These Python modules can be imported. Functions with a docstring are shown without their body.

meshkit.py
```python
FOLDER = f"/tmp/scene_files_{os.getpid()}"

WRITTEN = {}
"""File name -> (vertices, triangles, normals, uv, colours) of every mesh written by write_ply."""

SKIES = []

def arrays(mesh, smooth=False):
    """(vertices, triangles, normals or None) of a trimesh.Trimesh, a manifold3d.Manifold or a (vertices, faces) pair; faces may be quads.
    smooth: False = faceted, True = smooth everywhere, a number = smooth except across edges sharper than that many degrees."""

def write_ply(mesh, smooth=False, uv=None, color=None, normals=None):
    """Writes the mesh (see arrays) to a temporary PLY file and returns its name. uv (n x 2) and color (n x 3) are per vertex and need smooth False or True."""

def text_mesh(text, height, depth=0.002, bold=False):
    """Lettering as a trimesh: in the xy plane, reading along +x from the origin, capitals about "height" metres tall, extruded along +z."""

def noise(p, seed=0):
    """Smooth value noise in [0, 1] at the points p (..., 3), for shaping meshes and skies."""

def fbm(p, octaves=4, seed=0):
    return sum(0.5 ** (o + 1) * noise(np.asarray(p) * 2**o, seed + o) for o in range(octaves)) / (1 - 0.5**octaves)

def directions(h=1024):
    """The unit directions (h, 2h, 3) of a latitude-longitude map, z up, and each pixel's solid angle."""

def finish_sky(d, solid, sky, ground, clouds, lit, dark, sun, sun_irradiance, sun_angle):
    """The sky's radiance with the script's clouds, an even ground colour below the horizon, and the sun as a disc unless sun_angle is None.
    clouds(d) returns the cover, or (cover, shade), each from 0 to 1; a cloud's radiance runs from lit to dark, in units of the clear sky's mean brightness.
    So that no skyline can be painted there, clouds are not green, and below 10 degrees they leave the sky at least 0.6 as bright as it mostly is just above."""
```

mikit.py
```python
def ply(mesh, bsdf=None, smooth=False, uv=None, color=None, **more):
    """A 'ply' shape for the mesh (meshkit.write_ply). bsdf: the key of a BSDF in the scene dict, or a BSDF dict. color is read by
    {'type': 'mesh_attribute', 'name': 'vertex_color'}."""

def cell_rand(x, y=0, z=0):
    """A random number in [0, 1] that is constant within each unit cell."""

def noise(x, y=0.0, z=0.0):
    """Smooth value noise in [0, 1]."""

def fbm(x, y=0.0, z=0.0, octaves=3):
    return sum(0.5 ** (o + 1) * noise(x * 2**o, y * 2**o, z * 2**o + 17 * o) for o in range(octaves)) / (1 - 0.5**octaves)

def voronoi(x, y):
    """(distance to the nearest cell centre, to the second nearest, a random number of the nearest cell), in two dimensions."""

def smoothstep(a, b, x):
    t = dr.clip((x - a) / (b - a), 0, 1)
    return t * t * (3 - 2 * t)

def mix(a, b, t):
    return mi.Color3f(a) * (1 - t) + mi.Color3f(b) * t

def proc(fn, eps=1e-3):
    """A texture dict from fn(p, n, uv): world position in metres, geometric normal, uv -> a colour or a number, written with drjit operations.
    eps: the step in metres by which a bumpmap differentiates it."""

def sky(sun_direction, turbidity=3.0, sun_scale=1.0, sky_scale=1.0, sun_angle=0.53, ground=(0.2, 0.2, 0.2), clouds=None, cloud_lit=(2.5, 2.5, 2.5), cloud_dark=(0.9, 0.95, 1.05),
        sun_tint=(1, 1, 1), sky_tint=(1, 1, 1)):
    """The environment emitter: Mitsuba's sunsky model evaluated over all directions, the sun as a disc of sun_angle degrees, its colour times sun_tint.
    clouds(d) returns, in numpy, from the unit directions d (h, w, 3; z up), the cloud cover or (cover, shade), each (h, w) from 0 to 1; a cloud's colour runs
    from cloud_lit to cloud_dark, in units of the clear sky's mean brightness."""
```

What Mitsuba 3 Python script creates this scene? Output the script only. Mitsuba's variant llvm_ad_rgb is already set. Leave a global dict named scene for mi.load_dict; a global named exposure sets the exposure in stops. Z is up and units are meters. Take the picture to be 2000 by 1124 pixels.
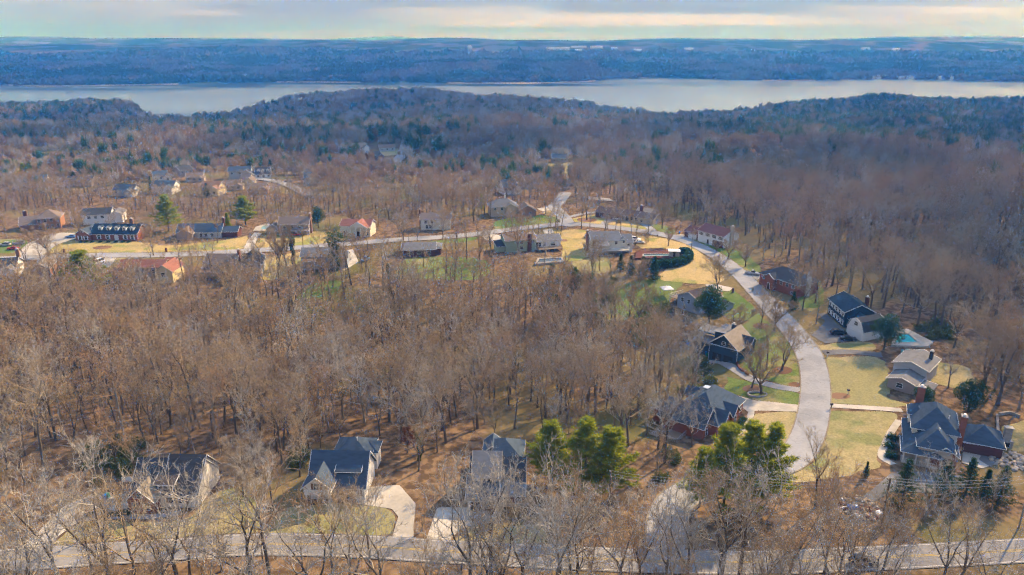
import math, random
import numpy as np, trimesh, shapely, drjit as dr, mitsuba as mi, mikit, meshkit
from shapely.geometry import Polygon, Point, LineString
from mikit import proc, noise, fbm, cell_rand, smoothstep, mix

# ---------------------------------------------------------------- camera, sky, exposure, air
CAM_Z, PITCH, FOV = 85.0, 18.5, 70.0
T = mi.ScalarTransform4f
scene, labels = {}, {}
HAZE = (1.0e-5, 9.2e-5, 2.9e-4)
scene['air'] = {'type': 'homogeneous', 'albedo': {'type': 'rgb', 'value': [0.94, 0.87, 0.95]}, 'phase': {'type': 'hg', 'g': 0.08},
                'sigma_t': {'type': 'rgb', 'value': list(HAZE)}}
scene['camera'] = {'type': 'perspective', 'fov': FOV, 'fov_axis': 'x', 'near_clip': 1.0, 'far_clip': 90000.0,
                   'to_world': T().look_at(origin=[0, 0, CAM_Z], target=[0, math.cos(math.radians(PITCH)), CAM_Z - math.sin(math.radians(PITCH))], up=[0, 0, 1]),
                   'medium': {'type': 'ref', 'id': 'air'}}
SUN = (0.60, 0.60, 0.53)

def clouds(d):
    el = np.degrees(np.arcsin(np.clip(d[..., 2], -1, 1)))
    s = 1.0 / (d[..., 2] + 0.045)
    x, y = d[..., 0] * s, d[..., 1] * s
    n = 0
    for o in range(4):
        k = 2.0 ** o
        n = n + 0.5 ** o * meshkit.noise(np.stack([x * 0.16 * k, y * 0.42 * k, np.full_like(x, 3.7 + 9 * o)], -1), 5 + o)
    n = n / 1.875
    band = np.clip((n - 0.43) / 0.15, 0, 1)
    away = 0.78 - d @ (np.array(SUN) / np.linalg.norm(SUN))          # thinner, brighter cloud towards the sun
    bank = sstep(1.7, 2.5, el + 1.6 * (n - 0.5)) * (1 - sstep(5, 9, el)) * sstep(-0.12, 0.25, d[..., 0])
    broken = sstep(9, 24, el) * (0.34 - 0.34 * band)
    return 0.86 + 0.14 * band - broken, np.clip(1.0 * band - 0.36 + 2.1 * (away - 0.08) + 0.55 * bank, 0, 1)
def sstep(a, b, x):
    t = np.clip((np.asarray(x, float) - a) / (b - a), 0, 1)
    return t * t * (3 - 2 * t)

exposure = 2.82
scene['sky_light'] = mikit.sky(SUN, turbidity=3.0, sun_scale=0.9, sun_angle=1.2, ground=(0.09, 0.08, 0.06), clouds=clouds,
                               cloud_lit=(1.44, 1.80, 2.85), cloud_dark=(0.63, 0.80, 1.28), sun_tint=(1.06, 1.0, 0.91), sky_tint=(0.88, 1.04, 1.45))
# ---------------------------------------------------------------- helpers
def rgb(*c): return {'type': 'rgb', 'value': list(c)}

def diffuse(key, tex): scene[key] = {'type': 'twosided', 'b': {'type': 'diffuse', 'reflectance': tex}}; return key
def gloss(key, c, rough=0.4, spec=0.5, metal=0.0):
    scene[key] = {'type': 'twosided', 'b': {'type': 'principled', 'base_color': rgb(*c) if isinstance(c, tuple) else c, 'roughness': rough, 'specular': spec, 'metallic': metal}}
    return key

used = {}
def key_for(name):
    n = used.get(name, 0); used[name] = n + 1
    return name if n == 0 else f'{name}_{n:03d}'

def tag(key, label=None, cat=None, group=None, kind=None):
    d = {}
    if label: d['label'] = label
    if cat: d['category'] = cat
    if group: d['group'] = group
    if kind: d['kind'] = kind
    labels[key] = d
    return key

def part(parent, name, mesh, bsdf, M=None, smooth=False, label=None, kind=None):
    k = key_for(f'{parent}__{name}' if parent else name)
    scene[k] = mikit.ply(mesh, bsdf, smooth=smooth)
    if M is not None: scene[k]['to_world'] = M
    if label or kind: tag(k, label=label, kind=kind)
    return k

def instance(key, group, M):
    scene[key] = {'type': 'instance', 'to_world': M, 'g': {'type': 'ref', 'id': group}}

def place(x, y, z=0.0, rot=0.0, s=1.0, sz=None):
    return T().translate([float(x), float(y), float(z)]).rotate([0, 0, 1], float(rot)).scale([float(s), float(s), float(sz or s)])

def vnoise(x, y, s, seed=0):
    """Smooth value noise in the plane, cells s metres wide."""
    x, y = np.asarray(x, float) / s, np.asarray(y, float) / s
    i, j = np.floor(x), np.floor(y)
    a, b = x - i, y - j
    a, b = a * a * (3 - 2 * a), b * b * (3 - 2 * b)
    base = i.astype(np.int64) * 374761393 + j.astype(np.int64) * 668265263 + seed * 144665
    def h(o):
        q = (base + o) & 0xFFFFFFFF
        q = ((q ^ (q >> 13)) * 1274126177) & 0xFFFFFFFF
        return ((q ^ (q >> 16)) & 0xFFFFFF) / 16777215.0
    h0, h1 = h(0), h(374761393)
    h2, h3 = h(668265263), h(374761393 + 668265263)
    return (h0 + (h1 - h0) * a) * (1 - b) + (h2 + (h3 - h2) * a) * b
# ---------------------------------------------------------------- terrain
WATER = -50.0
# near shore and far shore of the lake: metres ahead at a sideways ratio u = x / y
SHORE_U = np.array([-1.2, -0.75, -0.60, -0.52, -0.50, -0.485, -0.40, -0.30, -0.15, -0.05, 0.05, 0.12, 0.20, 0.28, 0.36, 0.48, 0.60, 0.75, 1.2])
SHORE_Y = np.array([1600, 1620, 1640, 1600, 1470, 1290, 1400, 1640, 1860, 1850, 1720, 1500, 1440, 1440, 1560, 1720, 1660, 1700, 1700.0])
FAR_U = np.array([-1.2, -0.715, -0.69, -0.675, -0.62, -0.50, -0.3, -0.1, 0.02, 0.10, 0.13, 0.20, 0.30, 0.42, 0.49, 0.56, 0.70, 1.2])
FAR_Y = np.array([3000, 3000, 2920, 2560, 2480, 2560, 2760, 2700, 2660, 2780, 2980, 3120, 2900, 2880, 3000, 2980, 2660, 2600.0])

def ground(x, y):
    x = np.asarray(x, float); y = np.asarray(y, float)
    u = x / np.maximum(y, 60.0)
    near, far = np.interp(u, SHORE_U, SHORE_Y), np.interp(u, FAR_U, FAR_Y)
    # suburb: a shallow wooded hollow between the two roads, then a long fall towards the lake
    z = -6.5 * np.exp(-((y - 205) / 46) ** 2) * (1 - sstep(40, 95, x)) * sstep(-320, -200, x + 120)
    if np.max(y) < 400: return z
    z = z - 38.0 * sstep(400, 1500, y) * (0.75 + 0.5 * vnoise(x, y, 420, 3))
    z = z + sstep(420, 700, y) * (20 * (vnoise(x, y, 260, 1) - 0.5) + 8 * (vnoise(x, y, 90, 2) - 0.5))
    z = z + 20 * np.exp(-((u + 0.13) / 0.16) ** 2) * np.exp(-((y - 1650) / 260) ** 2)
    # small valley behind the left hand headland
    z = np.where(y > 600, np.maximum(z, WATER + 2.5), z)
    cove = np.exp(-((y - 1080 - 0.5 * (x + 640)) / 60) ** 2) * sstep(-330, -470, x) * sstep(-1100, -900, x)
    z = z - 14 * cove * (y > 700)
    shore = sstep(-60, 25, y - near)
    z = z * (1 - shore) + (WATER - 9) * shore
    if np.max(y - far) < -60: return z
    # far bank, basin and ridges
    t = y - far
    hills = 16 * (vnoise(x, y, 900, 11) - 0.35) + 26 * (vnoise(x, y, 2100, 12) - 0.45)
    hills = hills + 55 * np.exp(-(((x + 1750) / 620) ** 2 + ((y - 4700) / 500) ** 2)) + 30 * np.exp(-(((x + 40) / 700) ** 2 + ((y - 3500) / 300) ** 2)) + 20 * np.exp(-(((x + 1350) / 500) ** 2 + ((y - 2950) / 200) ** 2))
    zf = WATER - 9 + 12 * sstep(-25, 40, t) + 14 * sstep(30, 900, t) + np.maximum(hills, 0) * sstep(20, 600, t)
    zf = zf + sstep(4500, 6300, y) * (104 + 34 * (vnoise(x, y * 0.2, 1500, 14) - 0.5) + 24 * vnoise(x, y * 0.2, 520, 19)) - 60 * sstep(6500, 7600, y)
    r2 = 116 + 66 * (vnoise(x, y * 0.05, 2600, 15) - 0.5) + 56 * (vnoise(x, y * 0.05, 900, 16) - 0.5) + 30 * np.exp(-((x + 4200) / 1500) ** 2) - 25 * sstep(1500, 6000, x)
    zf = zf + sstep(7800, 9300, y) * r2 - sstep(9600, 12500, y) * 130
    r3 = 70 * np.exp(-((x + 3200) / 2600) ** 2) + 90 * np.exp(-((x - 9500) / 2600) ** 2) * (0.6 + 0.6 * vnoise(x, 0 * y, 900, 18)) + 120 * vnoise(x, 0 * y, 2200, 17)
    zf = zf + sstep(22000, 24500, y) * (r3 + 60)
    return np.where(t > -60, zf, z)

def GP(pts):
    """The points of the ground that lie at points of the photograph (2000 x 1124), as (x, y) in metres."""
    th, f = math.radians(PITCH), 1000.0 / math.tan(math.radians(FOV / 2))
    p = np.asarray(pts, float).reshape(-1, 2)
    u, v = (p[:, 0] - 1000) / f, (562 - p[:, 1]) / f
    dx, dy, dz = u, math.cos(th) + v * math.sin(th), -math.sin(th) + v * math.cos(th)
    s = np.geomspace(80, 9000, 260)[:, None]
    below = CAM_Z + dz * s < ground(dx * s, dy * s)
    i = np.where(below.any(0), below.argmax(0), 259)
    a, b = s[np.maximum(i - 1, 0), 0], s[i, 0]
    for _ in range(14):
        m = 0.5 * (a + b)
        hit = CAM_Z + dz * m < ground(dx * m, dy * m)
        a, b = np.where(hit, a, m), np.where(hit, m, b)
    return [(float(q[0]), float(q[1])) for q in np.column_stack([dx * b, dy * b])]
def G(px, py): return GP([(px, py)])[0]
def Zat(x, y): return float(ground(x, y))

def grid_sheet(us, ys, off=0.0):
    U, Y = np.meshgrid(us, ys)
    X = U * (np.maximum(Y, 0) + 110)
    v = np.stack([X, Y, ground(X, Y) + off], -1).reshape(-1, 3)
    n, m = len(ys), len(us)
    i = np.arange(n - 1)[:, None] * m + np.arange(m - 1)[None]
    i = i.ravel()
    return v, np.vstack([np.stack([i, i + 1, i + m + 1], 1), np.stack([i, i + m + 1, i + m], 1)])

def earth_fn(p, n, uv):
    a = fbm(p.x * 0.045, p.y * 0.045, 0.0, 4)
    b = fbm(p.x * 0.9, p.y * 0.9, 3.0, 3)
    c = fbm(p.x * 0.016 + 40, p.y * 0.016, 7.0, 3)
    leaf = mix((0.105, 0.072, 0.045), (0.240, 0.166, 0.098), smoothstep(0.3, 0.72, b))
    leaf = mix(leaf, (0.20, 0.165, 0.075), smoothstep(0.5, 0.66, a) * 0.75)
    return mix(leaf, (0.115, 0.125, 0.045), smoothstep(0.58, 0.72, c) * smoothstep(0.35, 0.6, a) * 0.7)
diffuse('leaf_litter', proc(earth_fn))
ys = np.concatenate([np.linspace(-500, 60, 18)[:-1], np.arange(60, 330, 3.0), np.geomspace(330, 27000, 400)])
us = np.linspace(-1.05, 1.05, 330)
scene['ground'] = mikit.ply(grid_sheet(us, ys[ys < 2150]), 'leaf_litter', smooth=True)
tag('ground', kind='structure')
diffuse('far_canopy', proc(lambda p, n, uv: mix((0.135, 0.108, 0.082), (0.050, 0.070, 0.042), smoothstep(0.42, 0.58, fbm(p.x * 0.006, p.y * 0.006, 2.0, 3)))))
scene['hills'] = mikit.ply(grid_sheet(us, ys[ys > 2100]), 'far_canopy', smooth=True)
tag('hills', kind='structure')

scene['lake_water'] = {'type': 'bumpmap', 'scale': 1.0, 'tex': proc(lambda p, n, uv: 0.055 * fbm(p.x * 0.09, p.y * 0.22, 0.0, 2), eps=0.4),
                       'b': {'type': 'principled', 'base_color': rgb(0.055, 0.085, 0.085), 'roughness': proc(lambda p, n, uv: 0.07 + 0.16 * smoothstep(0.42, 0.62, fbm(p.x * 0.0016, p.y * 0.009, 4.0, 3))), 'specular': 0.6}}
wv = np.array([[-4200, 900, WATER], [4200, 900, WATER], [4200, 3400, WATER], [-4200, 3400, WATER]], float)
scene['water'] = mikit.ply((wv, np.array([[0, 1, 2], [0, 2, 3]])), 'lake_water')
tag('water', kind='structure')

def shore_strip(u0, u1):
    u = np.linspace(u0, u1, 60); y = np.interp(u, FAR_U, FAR_Y); rows = []
    for t, dz in ((-24, -0.6), (-14, 0.7), (2, 1.2), (9, 2.0)):
        Y = y + t; X = u * Y
        rows.append(np.column_stack([X, Y, np.maximum(ground(X, Y), WATER) + dz]))
    v = np.array(rows).reshape(-1, 3); i = (np.arange(3)[:, None] * 60 + np.arange(59)[None]).ravel()
    return v, np.vstack([np.stack([i, i + 1, i + 61], 1), np.stack([i, i + 61, i + 60], 1)])
diffuse('sand', proc(lambda p, n, uv: mix((0.42, 0.33, 0.24), (0.28, 0.22, 0.16), fbm(p.x * 0.05, p.y * 0.05, 2.0, 3))))
for j, (a_, b_) in enumerate(((-0.665, -0.44), (-0.31, -0.20), (-0.085, 0.11), (0.33, 0.40))):
    scene['shore' if j == 0 else f'shore_{j:03d}'] = mikit.ply(shore_strip(a_, b_), 'sand', smooth=True); tag('shore' if j == 0 else f'shore_{j:03d}', kind='structure')
scene['haze'] = {'type': 'cube', 'to_world': T().translate([0, 13500, 190]).scale([34000, 15000, 262]), 'bsdf': {'type': 'null'}, 'interior': {'type': 'ref', 'id': 'air'}}
tag('haze', kind='stuff')
# ---------------------------------------------------------------- lawns, roads, drives
def drape(poly, off, edge=5.0):
    """A polygon (x, y in metres) laid on the ground as a sheet."""
    V, F, at = [], [], 0
    for g in getattr(poly, 'geoms', [poly]):
        if g.is_empty or g.area < 0.05: continue
        v, f = trimesh.creation.triangulate_polygon(g, engine='earcut')
        v, f = trimesh.remesh.subdivide_to_size(np.column_stack([v, np.zeros(len(v))]), f, edge, max_iter=14)
        v[:, 2] = ground(v[:, 0], v[:, 1]) + off
        n = np.cross(v[f[:, 1]] - v[f[:, 0]], v[f[:, 2]] - v[f[:, 0]])[:, 2]
        f = np.where((n < 0)[:, None], f[:, ::-1], f)
        V.append(v); F.append(f + at); at += len(v)
    return np.vstack(V), np.vstack(F)

def curve(pts, n=10):
    p = np.asarray(pts, float)
    q = np.vstack([2 * p[0] - p[1], p, 2 * p[-1] - p[-2]])
    out = []
    for i in range(1, len(q) - 2):
        t = np.linspace(0, 1, n, endpoint=False)[:, None]
        a, b, c, d = q[i - 1], q[i], q[i + 1], q[i + 2]
        out.append(0.5 * (2 * b + (c - a) * t + (2 * a - 5 * b + 4 * c - d) * t ** 2 + (3 * b - a - 3 * c + d) * t ** 3))
    return np.vstack(out + [p[-1:]])
def ribbon(pts, width, lo=None):
    return LineString(curve(pts)).buffer(width / 2, cap_style='flat', join_style='round')

def sheet(name, poly, mat, off, edge=5.0, kind='structure'):
    k = key_for(name)
    scene[k] = mikit.ply(drape(poly, off, edge), mat, smooth=True)
    tag(k, kind=kind)
    return k

def grass(a, b, c, s):
    def fn(p, n, uv):
        q = fbm(p.x * 0.05 + s, p.y * 0.05, 1.0, 4)
        r = fbm(p.x * 0.7, p.y * 0.7, 5.0 + s, 3)
        m = mix(a, b, smoothstep(0.38, 0.62, q * 0.75 + r * 0.25))
        m = mix(m, c, smoothstep(0.60, 0.74, fbm(p.x * 0.11 + 9, p.y * 0.13 + s, 3.0, 3)) * 0.8)
        return m * (0.80 + 0.4 * noise(p.x * 3.1, p.y * 3.1, s))
    return fn
diffuse('straw_grass', proc(grass((0.44, 0.335, 0.155), (0.36, 0.300, 0.120), (0.235, 0.255, 0.075), 1.0)))
diffuse('green_grass', proc(grass((0.105, 0.165, 0.042), (0.165, 0.200, 0.066), (0.28, 0.24, 0.115), 4.0)))
diffuse('tan_grass', proc(grass((0.35, 0.295, 0.155), (0.265, 0.245, 0.115), (0.180, 0.200, 0.078), 8.0)))
def paving(a, b, s, cr=0.0):
    def fn(p, n, uv):
        q = fbm(p.x * 0.22, p.y * 0.22, s, 4)
        m = mix(a, b, smoothstep(0.32, 0.68, q)) * (0.93 + 0.14 * noise(p.x * 2.2, p.y * 2.2, s))
        if cr:
            _, _, w = mikit.voronoi(p.x * 0.045 + 3, p.y * 0.045)
            m = m * (0.965 + 0.06 * w)
            d1, d2, _ = mikit.voronoi(p.x * 0.16 + 0.25 * noise(p.x, p.y), p.y * 0.16 + 0.25 * noise(p.y, p.x))
            m = m * (1 - cr * (1 - smoothstep(0.0, 0.02, d2 - d1)))
        return m
    return fn
diffuse('asphalt', proc(paving((0.270, 0.268, 0.266), (0.210, 0.209, 0.210), 2.0, 0.45)))
diffuse('old_asphalt', proc(paving((0.340, 0.350, 0.368), (0.285, 0.294, 0.310), 6.0, 0.2)))
diffuse('concrete', proc(paving((0.50, 0.475, 0.42), (0.38, 0.36, 0.315), 9.0)))
diffuse('dark_asphalt', proc(paving((0.14, 0.142, 0.148), (0.19, 0.19, 0.19), 12.0)))
diffuse('mulch', proc(paving((0.16, 0.095, 0.058), (0.24, 0.15, 0.095), 15.0)))
diffuse('white_paint', proc(lambda p, n, uv: mix((0.55, 0.54, 0.52), (0.33, 0.325, 0.315), smoothstep(0.55, 0.8, noise(p.x * 0.9, p.y * 0.9)))))
diffuse('yellow_paint', proc(lambda p, n, uv: mix((0.46, 0.34, 0.10), (0.30, 0.26, 0.15), smoothstep(0.55, 0.8, noise(p.x * 0.9, p.y * 0.9)))))

MAIN = curve(GP([(-160, 1111), (0, 1096), (200, 1083), (330, 1075), (500, 1064), (700, 1068), (850, 1077), (1000, 1085), (1280, 1097), (1500, 1099), (1750, 1089), (2000, 1076), (2160, 1066)]))
STREET = curve(GP([(1300, 1062), (1305, 1010), (1335, 968), (1420, 935), (1500, 917), (1553, 890), (1583, 835), (1593, 760), (1583, 700), (1556, 656), (1520, 615), (1480, 572), (1440, 531), (1395, 498), (1340, 471), (1290, 458), (1240, 450), (1180, 443), (1110, 438), (1050, 443), (990, 450), (930, 458), (860, 464), (790, 468), (700, 475), (640, 480), (560, 486), (480, 491), (400, 496), (300, 499), (220, 499), (130, 501), (40, 505), (-120, 512)]))
NORTH = curve(GP([(1112, 440), (1102, 426), (1089, 412), (1083, 404), (1096, 390), (1105, 378)]))
FARST = curve(GP([(600, 382), (575, 368), (545, 357), (515, 352), (485, 349), (455, 347)]))
road_main = LineString(MAIN).buffer(3.15, cap_style='flat')
road_side = shapely.union_all([LineString(STREET).buffer(3.5), LineString(NORTH).buffer(3.4)]).difference(road_main)
sheet('road', road_main, 'asphalt', 0.13)
sheet('road', road_side, 'old_asphalt', 0.13)
sheet('road', LineString(FARST).buffer(3.5), 'old_asphalt', 0.5)
sheet('road', LineString(curve(GP([(772, 318), (785, 305), (790, 290), (794, 275)]))).buffer(4.5), 'old_asphalt', 0.7)
kerb = road_side.buffer(0.32).difference(road_side.buffer(0.02)).difference(road_main.buffer(0.6))
diffuse('kerb_stone', proc(paving((0.30, 0.265, 0.205), (0.22, 0.19, 0.145), 21.0)))
sheet('kerb', kerb, 'kerb_stone', 0.17)
for off in (2.75, -2.75):
    sheet('road_edge_line', LineString(MAIN).offset_curve(off).buffer(0.075).difference(LineString(STREET[:8]).buffer(7)), 'white_paint', 0.145)
for off in (0.17, -0.17):
    sheet('road_centre_line', LineString(MAIN).offset_curve(off).buffer(0.07), 'yellow_paint', 0.145)

roads = road_main.union(road_side)
def area(pts): return Polygon(GP(pts)).buffer(0)
drives = []
def drive(pts, mat='concrete', width=None):
    p = (ribbon(GP(pts), width) if width else Polygon(GP(pts)).buffer(-.7).buffer(1.4).buffer(-.7)).difference(roads.buffer(0.02))
    for d in drives: p = p.difference(d.buffer(0.02))
    drives.append(p)
    sheet('driveway', p, mat, 0.09)
drive([(33, 1080), (75, 1040), (125, 990), (180, 966), (265, 958), (292, 972), (262, 990), (195, 1008), (150, 1022), (112, 1050), (97, 1072)])
drive([(688, 955), (780, 948), (812, 985), (808, 1030), (808, 1056), (764, 1056), (778, 1010), (765, 995), (700, 985)])
drive([(854, 992), (918, 992), (978, 1003), (978, 1024), (905, 1030), (882, 1052), (876, 1064), (830, 1062)])
drive([(1436, 772), (1475, 783), (1562, 792), (1562, 805), (1480, 803), (1462, 806), (1440, 790)])
drive([(1468, 804), (1462, 826), (1448, 842), (1424, 858)], 'concrete', 1.5)
drive([(1385, 706), (1410, 708), (1436, 722), (1470, 742), (1515, 755), (1562, 763)], 'old_asphalt', 3.0)
drive([(1608, 690), (1660, 688), (1722, 694)], 'dark_asphalt', 3.4)
drive([(1584, 655), (1602, 640), (1612, 628), (1598, 614), (1612, 612), (1630, 628), (1648, 646), (1676, 664), (1612, 672)], 'dark_asphalt')
drive([(1620, 793), (1690, 797), (1762, 802)], 'concrete', 2.2)
drive([(1756, 822), (1742, 842), (1730, 866), (1722, 892), (1745, 908)], 'concrete', 1.6)
drive([(1740, 925), (1800, 922), (1880, 930), (1900, 948), (1830, 965), (1745, 960), (1700, 985), (1640, 1000), (1650, 985), (1700, 960)], 'dark_asphalt')
drive([(1176, 440), (1192, 430), (1216, 427), (1240, 430), (1262, 441), (1276, 452)], 'old_asphalt', 3.6)
drive([(1112, 424), (1140, 418), (1165, 415)], 'old_asphalt', 3.0)
drive([(1308, 461), (1330, 458), (1362, 464), (1352, 472), (1330, 468)])
drive([(28, 500), (52, 478), (84, 462), (120, 455), (152, 456), (150, 466), (112, 478), (82, 500)])
drive([(1424, 520), (1450, 528), (1492, 536), (1480, 548), (1440, 536)])
drive([(1460, 556), (1475, 551), (1505, 553), (1520, 566), (1490, 563)])
drive([(1376, 556), (1400, 556), (1432, 563), (1424, 570), (1385, 566)])
drive([(497, 455), (512, 456), (500, 472), (497, 488), (474, 490), (484, 470)])
drive([(1060, 450), (1078, 446), (1082, 455), (1066, 462)])
drive([(640, 520), (660, 490), (690, 488), (700, 512), (672, 530)])
drive([(940, 462), (960, 457), (985, 462), (975, 470), (950, 470)])
drive([(185, 520), (205, 504), (228, 504), (214, 524)], 'concrete')
drive([(1048, 408), (1075, 404), (1084, 410), (1060, 414)])
drive([(1145, 384), (1190, 388), (1200, 394), (1150, 390)])
drive([(150, 1016), (215, 1010), (290, 1010), (350, 1004)], 'old_asphalt', 1.5)
used_ground = roads.buffer(0.05).union(shapely.union_all(drives).buffer(0.02))
lawns = []
def lawn(pts, mat):
    p = Polygon(curve(GP(pts + pts[:1]), 6)).buffer(0).difference(used_ground)
    p = p.segmentize(1.4)
    p = shapely.transform(p, lambda q: q + 1.5 * np.column_stack([vnoise(q[:, 0], q[:, 1], 3.2, 51) - 0.5, vnoise(q[:, 0], q[:, 1], 3.2, 52) - 0.5])).buffer(0).difference(used_ground)
    for d in lawns: p = p.difference(d)
    lawns.append(p)
    sheet('lawn', p, mat, 0.04)
def bed(px, py, rx, ry=None):
    x, y = G(px, py)
    sheet('mulch_bed', shapely.affinity.scale(Point(x, y).buffer(1, 8), rx, ry or rx), 'mulch', 0.07)
lawn([(82, 495), (110, 480), (152, 470), (280, 474), (330, 480), (450, 468), (482, 462), (470, 488), (400, 491), (220, 494)], 'straw_grass')
lawn([(505, 462), (560, 458), (640, 452), (690, 462), (640, 476), (500, 487)], 'straw_grass')
lawn([(965, 450), (972, 432), (1040, 420), (1095, 428), (1092, 434), (1040, 440)], 'green_grass')
lawn([(1062, 418), (1072, 410), (1090, 420), (1094, 428)], 'straw_grass')
lawn([(1080, 452), (1130, 449), (1160, 460), (1160, 492), (1125, 510), (1100, 505), (1095, 470)], 'straw_grass')
lawn([(1116, 428), (1160, 420), (1200, 428), (1190, 438), (1160, 440), (1122, 436)], 'straw_grass')
lawn([(1188, 438), (1215, 431), (1250, 437), (1268, 448), (1230, 446)], 'straw_grass')
lawn([(1260, 434), (1310, 445), (1318, 458), (1290, 452)], 'green_grass')
lawn([(1240, 460), (1300, 466), (1360, 488), (1402, 528), (1412, 548), (1380, 556), (1330, 552), (1290, 545), (1310, 520), (1340, 508), (1310, 488), (1250, 484)], 'straw_grass')
lawn([(1192, 628), (1186, 590), (1210, 560), (1290, 542), (1330, 552), (1318, 572), (1300, 598), (1250, 622)], 'green_grass')
lawn([(1405, 572), (1426, 566), (1488, 614), (1480, 626), (1425, 622), (1405, 600)], 'green_grass')
lawn([(1440, 640), (1490, 622), (1556, 690), (1565, 760), (1500, 744), (1452, 715)], 'green_grass')
lawn([(1424, 738), (1490, 752), (1562, 770), (1556, 792), (1480, 782), (1424, 768)], 'green_grass')
lawn([(1468, 808), (1560, 808), (1545, 840), (1534, 866), (1440, 858), (1455, 838)], 'tan_grass')
lawn([(1614, 700), (1716, 700), (1738, 740), (1732, 775), (1765, 792), (1624, 790)], 'tan_grass')
lawn([(1622, 802), (1752, 808), (1732, 845), (1712, 892), (1726, 912), (1690, 922), (1545, 945), (1540, 912), (1590, 880)], 'tan_grass')
lawn([(1592, 676), (1690, 668), (1700, 684), (1612, 686)], 'tan_grass')
lawn([(1344, 464), (1420, 478), (1482, 520), (1468, 540), (1420, 514), (1390, 490)], 'green_grass')
lawn([(1820, 705), (1890, 720), (1900, 760), (1820, 745)], 'tan_grass')
lawn([(1558, 575), (1592, 545), (1612, 580), (1592, 606), (1570, 604)], 'green_grass')
lawn([(105, 1062), (125, 1040), (165, 1022), (350, 1014), (420, 965), (480, 960), (500, 1040), (300, 1054)], 'tan_grass')
lawn([(510, 1040), (560, 990), (690, 988), (762, 1000), (762, 1050), (620, 1048)], 'tan_grass')
lawn([(912, 1032), (985, 1026), (1060, 1030), (1050, 1062), (890, 1062)], 'tan_grass')
lawn([(770, 545), (790, 508), (862, 502), (950, 510), (935, 545)], 'green_grass')
lawn([(582, 585), (600, 560), (665, 548), (650, 575)], 'green_grass')
lawn([(-60, 492), (-40, 470), (50, 470), (30, 494)], 'green_grass')
lawn([(520, 505), (600, 492), (600, 520), (540, 545), (505, 540)], 'straw_grass')
lawn([(205, 512), (215, 500), (250, 502), (215, 520)], 'tan_grass')
lawn([(770, 480), (860, 470), (930, 464), (925, 470), (860, 478)], 'green_grass')
lawn([(1120, 512), (1180, 500), (1190, 530), (1125, 535)], 'tan_grass')
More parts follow.
